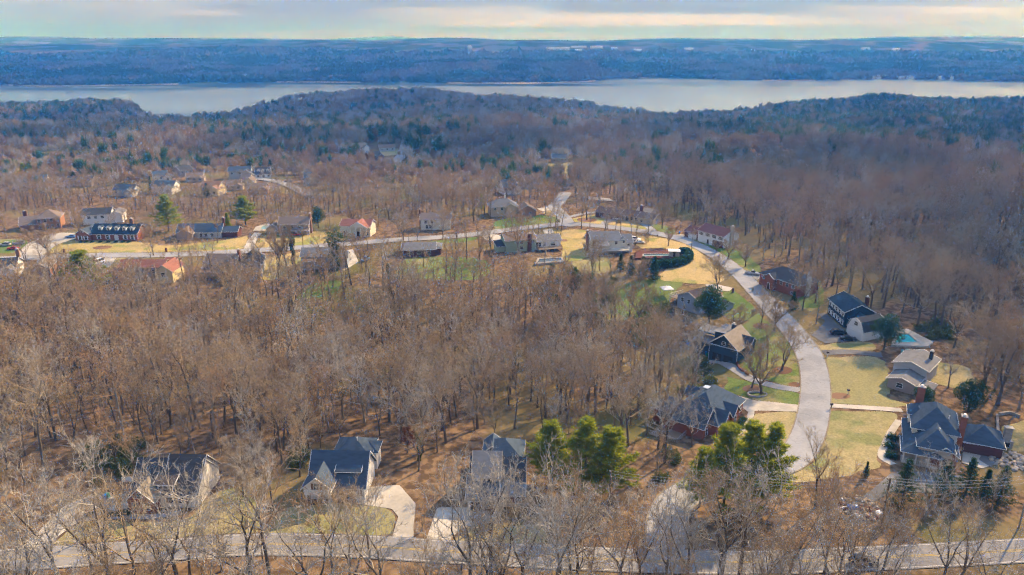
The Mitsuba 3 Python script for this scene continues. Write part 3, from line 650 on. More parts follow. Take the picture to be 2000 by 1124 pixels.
class House:
    def __init__(self, name, label, P, Q, cat_='house', group=None, lift=0.0, far=False):
        self.k = key_for(name); tag(self.k, label, cat_, group)
        p, q = np.array(G(*P)), np.array(G(*Q))
        self.W = float(np.linalg.norm(q - p)); self.rot = math.degrees(math.atan2(*(q - p)[::-1]))
        c = p + (q - p) / 2
        self.z = Zat(*c) + lift
        self.M = T().translate([float(p[0]), float(p[1]), self.z]).rotate([0, 0, 1], self.rot)
        self.foot = []
        HOUSES.append(self)
    def add(self, name, mesh, mat, parent=None, **k): return part(parent or self.k, name, mesh, mat, self.M, **k)
    def block(self, x0, x1, y0, y1, h, roof='x', pitch=0.6, wall='white_siding', rm='slate_shingle', zb=-3.0, o=0.45, trim='trim_white', sides=None, wall_label=None):
        """One wing: its walls and its roof. roof: x or y = gable with the ridge along that axis, hip, flat, bx / by = gambrel, sx / sy = one slope that rises along y / x."""
        if zb < 0: self.foot.append((x0, x1, y0, y1))
        t = 0.20
        ax = 'x' if roof in ('x', 'bx', 'sx') else 'y'
        s0, s1, a0, a1 = (y0, y1, x0, x1) if ax == 'x' else (x0, x1, y0, y1)
        m = (s0 + s1) / 2
        if roof == 'hip':
            w, d = x1 - x0, y1 - y0
            wall_m = bx(x0, x1, y0, y1, zb, h)
            r = min(w, d) / 2 + o
            top = h - o * pitch + r * pitch + t
            rid = [(x0 - o + r, (y0 + y1) / 2), (x1 + o - r, (y0 + y1) / 2)] if w >= d else [((x0 + x1) / 2, y0 - o + r), ((x0 + x1) / 2, y1 + o - r)]
            e = h - o * pitch
            pts = [(x, y, z) for x in (x0 - o, x1 + o) for y in (y0 - o, y1 + o) for z in (e, e + t)] + [(*q, top) for q in rid]
            roof_m = trimesh.convex.convex_hull(np.array(pts))
            f = [bx(x0 - o - .08, x1 + o + .08, y0 - o - .08, y0 - o, e + .02, e + .13), bx(x0 - o - .08, x1 + o + .08, y1 + o, y1 + o + .08, e + .02, e + .13),
                 bx(x0 - o - .08, x0 - o, y0 - o, y1 + o, e + .02, e + .13), bx(x1 + o, x1 + o + .08, y0 - o, y1 + o, e + .02, e + .13)]
        elif roof == 'flat':
            wall_m = bx(x0, x1, y0, y1, zb, h); roof_m = bx(x0 - o, x1 + o, y0 - o, y1 + o, h, h + t); f = [bx(x0 - o - .04, x1 + o + .04, y0 - o - .04, y1 + o + .04, h - .12, h)]
        else:
            if roof in ('x', 'y'): prof = [(s0 - o, h - o * pitch), (m, h + (m - s0) * pitch), (s1 + o, h - o * pitch)]
            elif roof[0] == 'b':
                k = (s1 - s0) * 0.19; prof = [(s0 - o * .4, h - o * .9), (s0 + k, h + k * 2.1), (m, h + k * 2.1 + (m - s0 - k) * 0.45), (s1 - k, h + k * 2.1), (s1 + o * .4, h - o * .9)]
            else: prof = [(s0 - o, h - o * pitch), (s1 + o, h + (s1 + o - s0) * pitch)]
            up = [(s, z + t) for s, z in prof]
            roof_m = prism(up + prof[::-1], a0 - o, a1 + o, ax)
            zs = lambda s: float(np.interp(s, [q[0] for q in prof], [q[1] for q in prof]))
            inner = [(s0, zs(s0) - .02)] + [(q[0], q[1] - .02) for q in prof[1:-1]] + [(s1, zs(s1) - .02)]
            wall_m = prism([(s0, zb)] + inner + [(s1, zb)], a0, a1, ax)
            low = [(s, z + .03) for s, z in prof]; hi = [(s, z + t + .02) for s, z in prof]
            f = [prism(hi + low[::-1], a0 - o - .10, a0 - o, ax), prism(hi + low[::-1], a1 + o, a1 + o + .10, ax)]
            ends = [(prof[0], -1)] + ([(prof[-1], 1)] if roof[0] != 's' else [])
            for (s, z), sg in ends:
                q = prism([(s, z + .01), (s + sg * .09, z + .01), (s + sg * .09, z + .12), (s, z + .12)], a0 - o, a1 + o, ax); f.append(q)
        self.add('wall', wall_m, wall, label=wall_label)
        self.roof = self.add('roof', roof_m, rm)
        if trim: self.add('fascia', cat(f), trim)
        self.last = (x0, x1, y0, y1, h)
        return self
    def _face(self, face, s, z, w, h, d0, d1, b=None):
        x0, x1, y0, y1, _ = b or self.last
        if face == 'S': return bx(s - w / 2, s + w / 2, y0 - d1, y0 - d0, z, z + h)
        if face == 'N': return bx(s - w / 2, s + w / 2, y1 + d0, y1 + d1, z, z + h)
        if face == 'W': return bx(x0 - d1, x0 - d0, s - w / 2, s + w / 2, z, z + h)
        return bx(x1 + d0, x1 + d1, s - w / 2, s + w / 2, z, z + h)
    def win(self, face, s, z, w=1.0, h=1.4, shut=None, frame='trim_white', b=None):
        e = 0.09
        F = [self._face(face, s, z - e, w + 2 * e, e, 0, .08, b), self._face(face, s, z + h, w + 2 * e, e, 0, .08, b), self._face(face, s - w / 2 - e / 2, z, e, h, 0, .08, b), self._face(face, s + w / 2 + e / 2, z, e, h, 0, .08, b), self._face(face, s, z + h / 2 - .03, w, .06, .012, .06, b)]
        k = self.add('window', cat(F), frame)
        part(k, 'pane', self._face(face, s, z, w, h, -.04, .012, b), 'window_glass', self.M)
        if shut:
            for g in (-1, 1): part(k, 'shutter', self._face(face, s + g * (w / 2 + e + .22), z - .05, .42, h + .1, 0, .05, b), shut, self.M)
        return self
    def wins(self, face, ss, z, w=1.0, h=1.4, shut=None, frame='trim_white', b=None):
        for s in ss: self.win(face, s, z, w, h, shut, frame, b)
        return self
    def door(self, face, s, w=1.0, h=2.1, mat='door_dark', z=0.1, frame='trim_white'):
        e = .12
        k = self.add('door', self._face(face, s, z, w, h, 0, .05), mat)
        part(k, 'frame', cat([self._face(face, s - w / 2 - e / 2, z, e, h, 0, .09), self._face(face, s + w / 2 + e / 2, z, e, h, 0, .09), self._face(face, s, z + h, w + 2 * e, e, 0, .09)]), frame, self.M)
        return self
    def garage(self, face, s, w=4.8, h=2.2, mat='trim_white', z=0.05, rows=4):
        k = self.add('garage_door', self._face(face, s, z, w, h, -.02, .02), mat)
        hh = h / rows
        for i in range(rows): part(k, 'panel', self._face(face, s, z + i * hh + .03, w - .1, hh - .06, .02, .05), mat, self.M)
        return self
    def chimney(self, x, y, top, w=1.3, d=0.9, mat='red_brick', zb=-3, cap=True):
        k = self.add('chimney', bx(x - w / 2, x + w / 2, y - d / 2, y + d / 2, zb, top), mat)
        if cap:
            part(k, 'cap', bx(x - w / 2 - .1, x + w / 2 + .1, y - d / 2 - .1, y + d / 2 + .1, top, top + .15), 'stone', self.M)
            part(k, 'flue', bx(x - .22, x + .22, y - .22, y + .22, top + .15, top + .55), 'vent_white', self.M)
        return self
    def vent(self, x, y, z):
        c = trimesh.creation.cylinder(0.12, 0.8, sections=8); c.apply_translation((x, y, z)); self.add('vent_pipe', c, 'vent_white'); return self
    def deck(self, x0, x1, y0, y1, z, mat='deck_wood', rail='trim_white', sides='SWE'):
        self.add('deck', bx(x0, x1, y0, y1, z - .22, z), mat)
        for x in np.linspace(x0 + .1, x1 - .1, max(2, int((x1 - x0) / 3) + 1)): self.add('deck_post', bx(x - .09, x + .09, y0 + .05, y0 + .23, -6, z - .22), rail)
        R = []
        def run(a, b, fixed, along):
            n = max(2, int((b - a) / 0.45))
            for q in np.linspace(a, b, n + 1):
                R.append(bx(q - .03, q + .03, fixed - .03, fixed + .03, z, z + 1) if along == 'x' else bx(fixed - .03, fixed + .03, q - .03, q + .03, z, z + 1))
            R.append(bx(a, b, fixed - .06, fixed + .06, z + 1.0, z + 1.07) if along == 'x' else bx(fixed - .06, fixed + .06, a, b, z + 1.0, z + 1.07))
        if 'S' in sides: run(x0, x1, y0 + .05, 'x')
        if 'W' in sides: run(y0, y1, x0 + .05, 'y')
        if 'E' in sides: run(y0, y1, x1 - .05, 'y')
        self.add('railing', cat(R), rail); return self
    def columns(self, xs, y, h, r=0.16, mat='trim_white', zb=-0.5):
        for x in xs: self.add('column', bx(x - r, x + r, y - r, y + r, zb, h), mat)
        return self
HOUSES = []
B, S_, C_ = 'shutter_brown', 'slate_shingle', 'charcoal_shingle'
# the three houses along the near road
h = House('house', 'white house with red brick front gable and bright white end wall by the near road', (263, 990), (384, 992)); W = h.W
h.block(0, W, 0, 9.6, 3.0, 'x', 1.0, 'white_brick', 'charcoal_shingle').wins('E', [4.8], 4.6, 1.1, 2.6, frame='taupe_siding').wins('S', [W * .62, W * .78], 1.0, 1.2, 1.4, B)
h.block(W * .50, W + .3, 0.3, 10.4, 3.3, 'x', 1.0, 'white_brick', 'umber_shingle').door('S', W * .70)
h.block(0.2, 5.2, -2.2, 4.5, 3.0, 'y', 1.0, 'red_brick', 'tan_shingle').win('S', 2.7, 3.4, .9, 1.1).wins('S', [1.6, 3.8], .9, 1.1, 1.5)
h.block(W * .40, W * .66, .5, 3.6, 5.0, 'sx', .35, 'white_siding', 'umber_shingle', zb=3.2).wins('S', [W * .45, W * .53, W * .61], 3.8, .75, .95)
h = House('house', 'white house with steep slate roof, left front gable and long dormer, by the near road', (607, 975), (713, 977)); W = h.W
h.block(0, W, 0, 9.4, 3.1, 'x', 1.05, 'white_siding', S_).wins('S', [6.2, 9.2], 1.0, 1.1, 1.5, B).win('E', 4.7, 4.9, 1.0, 1.5, B).door('S', 7.7)
h.block(-.3, 4.9, -2.6, 5, 4.4, 'y', .85, 'white_siding', S_, zb=2.6).win('S', 2.3, 3.9, 1.1, 1.3, B)
h.columns([0, 2.3, 4.6], -2.3, 2.7)
h.block(5.3, 9.6, 1.7, 5.0, 5.5, 'sx', .45, 'white_siding', S_, zb=3.2).wins('S', [6.5, 7.5, 8.5], 4.3, .8, 1.0, None)
h.block(2.4, 9.8, 9.0, 16, 4.4, 'hip', .62, 'white_siding', S_)
h.block(7.6, 10.8, 11.5, 15.5, 4.0, 'hip', .62, 'white_siding', S_).vent(7, 11.5, 6.9)
h = House('house', 'wide grey roofed house with dark garage opening, half hidden by trees at the near road', (920, 985), (1022, 987)); W = h.W
h.block(0, W, 0.6, 9.6, 3.0, 'x', 1.0, 'white_siding', 'charcoal_shingle', trim='trim_tan').wins('E', [4], 4.5, 1, 1.4, B)
h.block(0.5, 5.4, 1.3, 5.4, 5.4, 'sx', .62, 'white_siding', 'grey_shingle', zb=3, trim='trim_tan').wins('S', [2.2, 3.0, 3.8], 4.1, .62, .9, None, 'shutter_dark')
h.block(-.4, 5.2, -2.2, 2, 2.6, 'sx', .45, 'white_siding', 'slate_shingle').garage('S', 2.4, 4.6, 2.1, 'door_dark')
h.block(5.6, W, -.6, 2, 2.9, 'sx', .5, 'grey_siding', 'grey_shingle').wins('S', [7, 9.2], .9, 1.1, 1.4, B)
h.block(2.8, W - .4, 9.2, 17, 4.4, 'hip', .68, 'white_siding', 'slate_shingle', trim='trim_tan')
h.block(1.8, 5, 13, 17.5, 4.0, 'y', .8, 'white_siding', 'slate_shingle')
# brick house with many hips beside the curve
h = House('house', 'red brick house with many dark slate hips inside the bend of the street', (1388, 864), (1449, 808)); W = h.W
h.block(3, W, 0, 11, 3.6, 'hip', .78, 'red_brick', S_).wins('S', [W - 1.6, W - 3.8], .8, 1.1, 1.8).wins('E', [3, 6, 9], .8, 1.1, 1.8)
h.block(W * .50, W * .50 + 3.6, -1.1, 4.5, 3.6, 'y', 1.0, 'red_brick', S_).win('S', W * .5 + 1.8, .7, 1.2, 2.0)
h.block(W * .26, W * .26 + 3.6, -.8, 5, 3.6, 'y', 1.1, 'red_brick', S_).door('S', W * .26 + 1.8, 1.1, 2.3, 'trim_white')
h.block(0, 7, 2.0, 13, 3.4, 'y', .95, 'red_brick', S_).wins('S', [2, 4.6], .6, 1.1, 1.7)
h.block(3, 8, 9.5, 16, 3.2, 'hip', .7, 'red_brick', S_)
h.block(W * .72, W * .72 + 3, 7, 12.6, 3.6, 'y', .9, 'red_brick', S_)
h.deck(-5, 0, 6, 13, .3, 'deck_wood', 'metal_grey', 'SW')
h.add('skylight', bx(W * .60, W * .60 + 1.6, 6.2, 7.6, 7.45, 7.56), 'trim_blue')
# large hipped house at the right edge
h = House('house', 'large tan house with stacked dark blue hip roofs and a long front porch', (1757, 903), (1868, 926)); W = h.W
h.block(0.6, W - .4, 3.0, 15, 3.2, 'hip', .62, 'tan_siding', S_).wins('W', [6, 9, 12], .8, 1.1, 1.6)
h.block(1.8, W - .2, 6.2, 17.5, 6.0, 'hip', .80, 'cream_siding', S_).wins('W', [8, 11, 14], 3.9, .9, 1.3).wins('S', [3.2, W - 2.4], 4.2, .9, 1.2)
h.block(0.2, W * .66, 0, 6.4, 2.9, 'hip', .50, 'tan_siding', S_, zb=2.5)
h.block(3.0, W - 1.2, .8, 11, 4.6, 'hip', .82, 'tan_siding', S_, zb=2.6)
h.columns([.5, 2.9, 5.2, 7.5], .3, 2.7, .13)
h.add('porch_floor', bx(.2, W * .66, 0, 3.2, -2, .15), 'concrete'); h.add('railing', cat([bx(.4, W * .62, .25, .33, .95, 1.03)] + [bx(x, x + .05, .26, .31, .15, .95) for x in np.arange(.5, W * .62, .35)]), 'trim_white')
h.block(W * .55, W * .55 + 4.5, 1.0, 6, 3.4, 'y', .7, 'red_brick', S_).win('S', W * .55 + 2.2, .8, 1.3, 1.5)
h.block(W + 1.8, W + 9, 10.5, 18, 3.0, 'hip', .70, 'dark_brick', S_).win('E', 14, .8, 1.1, 1.4)
h.block(1.2, 4, 12, 16, 6.4, 'hip', .8, 'cream_siding', S_)
h.chimney(3.2, 17.6, 10.6, 1.5, 1.0).chimney(W + .5, 8.2, 9.6, 1.1, 1.4).vent(W * .8, 9, 8.3).vent(W * .62, 4, 7.4)
# navy house
h = House('house', 'navy blue house with tan grey roof and double garage under its front gable', (1383, 703), (1438, 711)); W = h.W
h.block(0, W, 0, 10.5, 4.9, 'y', .80, 'navy_siding', 'tan_shingle', trim='trim_blue').win('S', W / 2, 5.4, 1.0, .9).garage('S', W * .30, 2.8, 2.2, 'shutter_dark').garage('S', W * .70, 2.8, 2.2, 'shutter_dark')
h.add('corner_board', cat([bx(-.08, .12, -.08, .12, -3, 4.9), bx(W - .12, W + .08, -.08, .12, -3, 4.9), bx(0.12, W - .12, -.09, 0, 4.6, 4.9)]), 'trim_blue')
h.block(-.6, W * .52, 4.5, 11.5, 7.0, 'sy', .06, 'navy_siding', 'grey_shingle', zb=3, trim='trim_blue', o=.3).vent(1.5, 7, 7.9)
h.block(W * .5, W + 1.2, 5.5, 9.5, 5.2, 'x', .8, 'navy_siding', 'charcoal_shingle', zb=-3)
h.block(-6.0, 0, 3.0, 6.4, 3.4, 'sx', .16, 'navy_siding', 'grey_shingle', trim='trim_blue')
h.block(-6.0, 0, 6.0, 9.6, 5.6, 'sx', .14, 'navy_siding', 'grey_shingle', zb=5.0, trim='trim_blue').columns([-5.8, -3, -.4], 6.3, 5.6, .1, 'trim_blue', 3)
h.add('porch_floor', bx(-6, 0, 6.0, 10, 2.9, 3.1), 'deck_wood'); h.chimney(W * .38, 8.6, 9.0, 1.2, .8, 'charcoal_shingle', 6)
# brown roofed house behind the dark evergreen
h = House('house', 'grey house with brown gabled roof and stair, tucked behind the dark evergreen', (1322, 600), (1366, 616)); W = h.W
h.block(0, W, 0, 11, 4.6, 'y', .45, 'blue_siding', 'brown_shingle').wins('S', [2.2, 5], 2.8, 1.1, 1.4).win('S', 3.4, .4, 1, 1.4)
h.block(W - 1, W + 5, 5, 11.5, 3.0, 'x', .5, 'blue_siding', 'brown_shingle')
h.chimney(W - .4, 3.5, 8.0, 1.5, 1.0, 'dark_brick')
h.deck(-4.5, 0, 1, 8, 2.6, 'deck_wood', 'trim_white', 'SW')
# navy and white house above the pool with its barn garage
h = House('house', 'long navy house with white banded windows beside the barn shaped garage', (1616, 612), (1647, 640)); W = h.W
h.block(0, W, 0, 9.0, 5.2, 'x', .50, 'navy_siding', 'navy_shingle').wins('S', list(np.linspace(1.6, W - 1.6, 5)), 3.3, 1.1, 1.2, 'trim_white').wins('S', list(np.linspace(1.6, W - 1.6, 5)), .6, 1.1, 1.5, 'trim_white')
h.block(W - 1.5, W + 3.5, 1.4, 7.6, 3.2, 'x', .62, 'navy_siding', 'navy_shingle')
h.chimney(W * .55, 8.9, 8.2, 1.2, .8, 'dark_brick')
h = House('garage', 'white barn shaped garage with gambrel roof next to the long navy house', (1652, 653), (1672, 662), 'garage'); W = max(h.W, 6.4)
h.block(0, W, 0, 8.8, 2.9, 'by', .5, 'white_siding', 'charcoal_shingle', o=.25).win('S', W / 2, 4.1, 1.3, 1.1).garage('S', W * .5, 4.8, 2.2)
# split level grey roofed house
h = House('house', 'long low house with two stepped grey gable roofs right of the bend', (1732, 757), (1784, 772)); W = h.W
h.block(0, W, 0, 7, 2.7, 'y', .34, 'taupe_siding', 'grey_shingle', o=.5).win('S', 2.8, .9, 1.4, 1.2)
h.block(-1.0, W + .8, 6.8, 17, 4.6, 'y', .34, 'grey_siding', 'grey_shingle', o=.45).wins('W', [8.5, 11, 14], 3.0, 1.1, 1.2).wins('W', [8.5, 14], .5, 1.1, 1.4)
h.block(W, W + 3.6, 1.5, 5.6, 2.3, 'sy', -.10, 'taupe_siding', 'grey_shingle', o=.3)
h.chimney(W - .6, 14.2, 7.4, .8, .8, 'black_iron')
# brick house in the shade right of the street
h = House('house', 'red brick house with dark hip roof under tall trees right of the street', (1482, 556), (1556, 582)); W = h.W
h.block(0, W, 0, 10.5, 4.6, 'hip', .55, 'red_brick', C_).wins('S', list(np.linspace(2, W - 2, 6)), 2.8, 1.0, 1.4).win('S', W - 2, .5, 1.4, 1.0)
h.block(W * .2, W * .2 + 4, -1.2, 4, 4.6, 'y', .6, 'red_brick', C_).door('S', W * .2 + 2)
h.chimney(W + .4, 5, 8.4, .9, 1.5, 'white_brick')
# white two storey house at the top right
h = House('house', 'white two storey house with maroon roof and attached garage at the wood edge', (1336, 464), (1412, 486)); W = h.W
h.block(W * .36, W, 0, 9.5, 5.3, 'x', .50, 'white_siding', 'maroon_shingle').wins('S', list(np.linspace(W * .44, W * .92, 4)), 3.5, 1.2, 1.3, 'shutter_dark').door('S', W * .62).win('S', W * .85, .7, 1.8, 1.5)
h.add('brick_front', bx(W * .74, W - .05, -.12, 0, -3, 2.6), 'dark_brick')
h.block(-1, W * .36, 1.2, 9, 2.8, 'x', .50, 'dark_brick', 'maroon_shingle').garage('S', W * .17, 5.0)
h.chimney(W + .45, 4.5, 9.4, .9, 1.6, 'tan_siding')
# long ranch
h = House('house', 'very long brown roofed brick ranch house behind the looped drive', (1163, 424), (1274, 441)); W = h.W
h.block(0, W * .42, 0, 9, 2.9, 'x', .42, 'dark_brick', 'brown_shingle').wins('S', [3, 7], .9, 1.4, 1.2)
h.block(W * .40, W * .75, 1.6, 10, 3.0, 'x', .42, 'tan_siding', 'brown_shingle', o=.9).wins('S', [W * .46, W * .62, W * .7], .8, 1.4, 1.5).door('S', W * .54, 1.6, 2.2)
h.block(W * .73, W, .8, 9.5, 2.9, 'x', .42, 'tan_siding', 'brown_shingle').wins('S', [W * .80, W * .92], .9, 1.4, 1.2).win('E', 5, 1, 1.2, 1.3)
h.block(W * .58, W * .80, 9, 17, 3.6, 'x', .4, 'tan_siding', 'tan_shingle').chimney(W * .66, 9.5, 7.0, 1.4, .8, 'dark_brick')
# cream two storey house with deck
h = House('house', 'cream two storey house with grey roof and long white railed deck above the hedge', (1156, 497), (1236, 493)); W = h.W
h.block(0, W * .70, 0, 10, 5.6, 'x', .55, 'cream_siding', 'grey_shingle').wins('S', [2.5, 6.5, 10.5], 3.9, 1.0, 1.3, None).wins('S', [3, 8], .8, 1.2, 1.5)
h.block(0.2, 5.4, 3, 11, 5.7, 'y', .6, 'cream_siding', 'grey_shingle')
h.block(W * .68, W, 1.0, 9.5, 4.2, 'x', .6, 'cream_siding', 'grey_shingle').door('S', W * .76, 1.0, 2.1, 'trim_white', 2.0).win('S', W * .9, 2.1, 1.0, 1.4)
h.block(W * .70, W * .82, -.2, 4, 6.0, 'y', .7, 'cream_siding', 'grey_shingle', zb=3).win('S', W * .76, 4.4, 1, 1.1)
h.block(1.6, 6.0, -3.0, 0, 4.4, 'sx', .35, 'cream_siding', 'grey_shingle', zb=3.9).columns([1.8, 3.8, 5.8], -2.8, 4.4, .1)
h.deck(1.2, W * .86, -3.6, 0, 2.0, 'concrete', 'trim_white', 'SWE').chimney(-.5, 6, 8.8, .8, 1.6, 'orange_brick')
# green house
h = House('house', 'sage green house with brick chimney standing below the ridge road', (988, 494), (1096, 486)); W = h.W
h.block(0, W * .53, 0, 9, 5.2, 'x', .42, 'green_siding', 'taupe_shingle').wins('S', [W * .28], 3.4, 1.2, 1.1).win('S', W * .28, 1.0, 1.4, 1.3).win('S', W * .49, 3.6, .8, .9)
h.block(W * .53, W, .8, 9, 3.8, 'x', .42, 'white_siding', 'grey_shingle').wins('S', [W * .57, W * .62, W * .7], 1.4, 1.0, 1.7).win('S', W * .86, 1.6, 1.8, 1.2, None)
h.block(W * .50, W * .70, 5, 10.5, 3.8, 'y', .5, 'white_siding', 'grey_shingle')
h.block(-3.5, 0, 1, 7, 2.6, 'sx', .15, 'green_siding', 'charcoal_shingle').chimney(W * .42, -.4, 7.6, 1.6, .8, 'dark_brick')
h.deck(W * .55, W * .98, -3.4, .8, 1.2, 'deck_wood', 'deck_wood', 'SWE')
# blue grey house beside the ivy tree
h = House('house', 'blue grey house with white railed deck beside the ivy covered tree', (590, 528), (656, 526)); W = h.W
h.block(0, W, 0, 9, 5.6, 'x', .50, 'blue_siding', 'grey_shingle').wins('S', [2, 5.4, 8], 4.6, .8, .6).door('S', W * .62, 1.7, 2.1, 'trim_white', 2.0).win('S', W * .88, 2.5, 1.1, 1.3)
h.add('wall_band', bx(W * .42, W * .60, -.1, 0, 1.9, 4.0), 'orange_brick')
h.block(W, W + 4.5, 1, 8, 4.4, 'x', .5, 'blue_siding', 'grey_shingle')
h.block(1.4, 5.6, -3.2, 0, 4.2, 'sx', .18, 'blue_siding', 'taupe_shingle', zb=3.9).columns([1.6, 3.5, 5.4], -3, 4.2, .1)
h.deck(.6, W + .5, -3.6, 0, 1.9, 'deck_wood', 'trim_white', 'SWE')
# two houses with decks
h = House('house', 'long grey roofed house with rear deck and brick chimney behind bare trees', (402, 541), (462, 541)); W = h.W
h.block(0, W, 0, 9, 5.4, 'x', .55, 'tan_siding', 'taupe_shingle').wins('S', [2.5, 5.5, 9], 3.6, 1.3, 1.4).wins('S', [3, 7], .8, 1.3, 1.5).chimney(W + .3, 4.5, 9.6, .9, 1.3)
h.block(0.2, 4.5, -3.4, 0, 3.0, 'sx', .2, 'tan_siding', 'taupe_shingle', zb=2.6)
h.deck(4.2, W + .6, -4.2, 0, 2.6, 'deck_wood', 'metal_grey', 'SWE')
h = House('house', 'grey house with open truss gable and screened deck facing the wood', (470, 543), (513, 540)); W = h.W
h.block(0, W, 0, 12, 5.0, 'y', .70, 'grey_siding', 'charcoal_shingle').wins('E', [4, 8], 2.8, 1.1, 1.4)
h.block(-2.5, W * .55, -2, 7, 4.2, 'y', .7, 'grey_siding', 'charcoal_shingle', zb=4.0)
h.add('truss', cat([bx(-.2, W + .2, -.75, -.55, 4.9, 5.1), bx(W / 2 - .1, W / 2 + .1, -.72, -.58, 5.1, 7.6), bx(W * .25 - .08, W * .25 + .08, -.72, -.58, 5.1, 6.4), bx(W * .75 - .08, W * .75 + .08, -.72, -.58, 5.1, 6.4)]), 'trim_white')
h.deck(-2, W, -3.8, 0, 2.2, 'deck_wood', 'trim_white', 'SWE')
# red roofed house
h = House('house', 'tan stucco house with long red tile roof below the ridge road', (218, 548), (318, 548)); W = h.W
h.block(2.5, W, 1.5, 9, 4.8, 'x', .50, 'taupe_siding', 'red_tile', trim='trim_tan').wins('S', [6, 11, 16], 2.4, 1.4, 1.4)
h.block(-.5, 5, 0, 7, 3.6, 'hip', .5, 'taupe_siding', 'red_tile', trim='trim_tan')
h.block(W - 1, W + 5.5, -3, 7, 4.6, 'y', .7, 'yellow_siding', 'red_tile', trim='trim_tan').wins('S', [W + 2], 2.4, 1.4, 1.5)
h.block(W - 1, W + 3, 5, 11, 5.4, 'x', .45, 'yellow_siding', 'red_tile', trim='trim_tan')
# brick house with five dormers
h = House('house', 'red brick house with dark roof and five white dormers across its front', (151, 470), (266, 472)); W = h.W
h.block(W * .22, W, 1.2, 10.5, 3.1, 'x', .72, 'red_brick', 'navy_shingle').wins('S', [W * .35, W * .50, W * .80, W * .92], .6, 1.2, 1.9, 'trim_white').door('S', W * .65, 1.6, 2.3, 'trim_white').win('E', 6, 3.6, 1, 1.3)
for q in (.36, .50, .64, .77, .90):
    h.block(W * q - .85, W * q + .85, 2.6, 5.5, 5.6, 'y', .75, 'white_siding', 'navy_shingle', zb=3.6, o=.15).win('S', W * q, 4.2, .8, 1.2)
h.block(0, W * .24, -.6, 10, 3.1, 'y', .66, 'red_brick', 'slate_shingle').wins('S', [W * .07, W * .17], .6, 1.1, 1.7, 'trim_white').win('S', W * .12, 3.8, .9, .9)
h.block(W * .70, W * .92, 9.5, 17, 3.4, 'hip', .55, 'red_brick', 'slate_shingle').chimney(W * .72, 11.5, 7.6, 1.6, 1, 'orange_brick')
# brick house at the left wood edge
h = House('house', 'brick house with taupe hip roof and low wing beside the left hand wood', (40, 452), (120, 446)); W = h.W
h.block(W * .42, W, 0, 11, 5.4, 'hip', .60, 'orange_brick', 'taupe_shingle').wins('S', list(np.linspace(W * .49, W * .94, 4)), 3.5, 1.1, 1.4).wins('S', [W * .5, W * .8, W * .94], .6, 1.1, 1.6).door('S', W * .66, 1.6, 2.3)
h.block(0, W * .45, .5, 10, 2.9, 'x', .62, 'orange_brick', 'taupe_shingle').chimney(W * .08, 8, 8.0, 1.6, .9, 'dark_brick')
h = House('house', 'white gabled house with dark brown roof half hidden behind the five dormer brick house', (163, 440), (218, 437)); W = h.W
h.block(0, W, 0, 9, 4.9, 'x', .5, 'white_siding', 'charcoal_shingle').wins('S', [3, 6, 9], 2.9, 1.4, 1.2)
h.block(W - .5, W + 5, 1, 10, 4.4, 'y', .5, 'white_siding', 'grey_shingle').win('E', 5, 2.4, 1.2, 1.2)
h = House('house', 'low house with dark slate roof, pale front gable and tall chimney between two evergreens', (344, 468), (430, 467)); W = h.W
h.block(0, W, 1.5, 10.5, 3.0, 'x', .62, 'grey_siding', S_).wins('S', [W * .55, W * .66, W * .8], .7, 1.2, 1.5)
h.block(1.0, 8, -1.5, 6, 3.0, 'y', .62, 'taupe_siding', 'taupe_shingle')
h.block(W, W + 7, 3, 9.5, 2.7, 'x', .5, 'dark_brick', S_).chimney(W + .2, 6.5, 8.4, 1.0, 1.2, 'dark_brick')
h = House('house', 'taupe two storey house with weathered taupe roof by the small pool', (546, 460), (604, 459)); W = h.W
h.block(0, W, 0, 9, 5.2, 'x', .55, 'taupe_siding', 'taupe_shingle').wins('S', [2.5, 6, 9.5], 3.3, 1.3, 1.3).chimney(W + .3, 4, 9.2, .8, 1.4, 'orange_brick')
h.block(0, W, -2.2, 0, 2.6, 'sx', .2, 'taupe_siding', 'taupe_shingle', zb=2.3).columns([.5, W * .33, W * .66, W - .5], -2, 2.6, .12, 'trim_tan')
h.block(-6, 0, 1, 8, 3.0, 'y', .7, 'taupe_siding', 'taupe_shingle')
h = House('house', 'red roofed house with tall cream portico columns among pinkish bare trees', (662, 464), (720, 466)); W = h.W
h.block(0, W, 2.6, 11, 5.0, 'x', .5, 'cream_siding', 'red_tile').wins('S', [1.6, W - 1.4], .8, 1.1, 1.6).door('S', W * .6, 1.4, 2.3)
h.block(W * .36, W * .96, 0, 6, 5.0, 'y', .6, 'cream_siding', 'red_tile', zb=4.8).columns([W * .40, W * .57, W * .75, W * .92], .3, 4.8, .24, 'cream_siding')
h = House('house', 'cream two storey house with dark chimney on the far side of the ridge road', (822, 450), (880, 449)); W = h.W
h.block(0, W, 0, 8.5, 5.3, 'x', .5, 'cream_siding', 'taupe_shingle').wins('S', [2.4, 5.4], 3.3, 1.1, 1.3).wins('S', [3, 4.6], .8, 1.1, 1.6).chimney(-.4, 4, 9.2, .7, 1.3, 'dark_brick')
h = House('house', 'low house with pale grey roof just below the ridge road', (786, 502), (862, 500)); W = h.W
h.block(0, W * .85, 0, 9.5, 2.9, 'x', .40, 'dark_brick', 'grey_shingle').wins('S', [3, 7, 11], .7, 1.6, 1.3)
h.block(W * .70, W, 1.5, 10, 2.9, 'hip', .45, 'dark_brick', 'grey_shingle')
h = House('house', 'large grey roofed house among bare trees left of the north street', (958, 424), (1012, 422)); W = h.W
h.block(0, W, 0, 10, 5.2, 'hip', .6, 'tan_siding', 'grey_shingle').wins('S', [2.5, 6, 9.5, 12.5], 3.3, 1.1, 1.4)
h.block(W * .55, W * .9, -1.5, 5, 5.2, 'y', .6, 'tan_siding', 'grey_shingle').chimney(W * .6, 7, 10, .9, .9, 'white_brick')
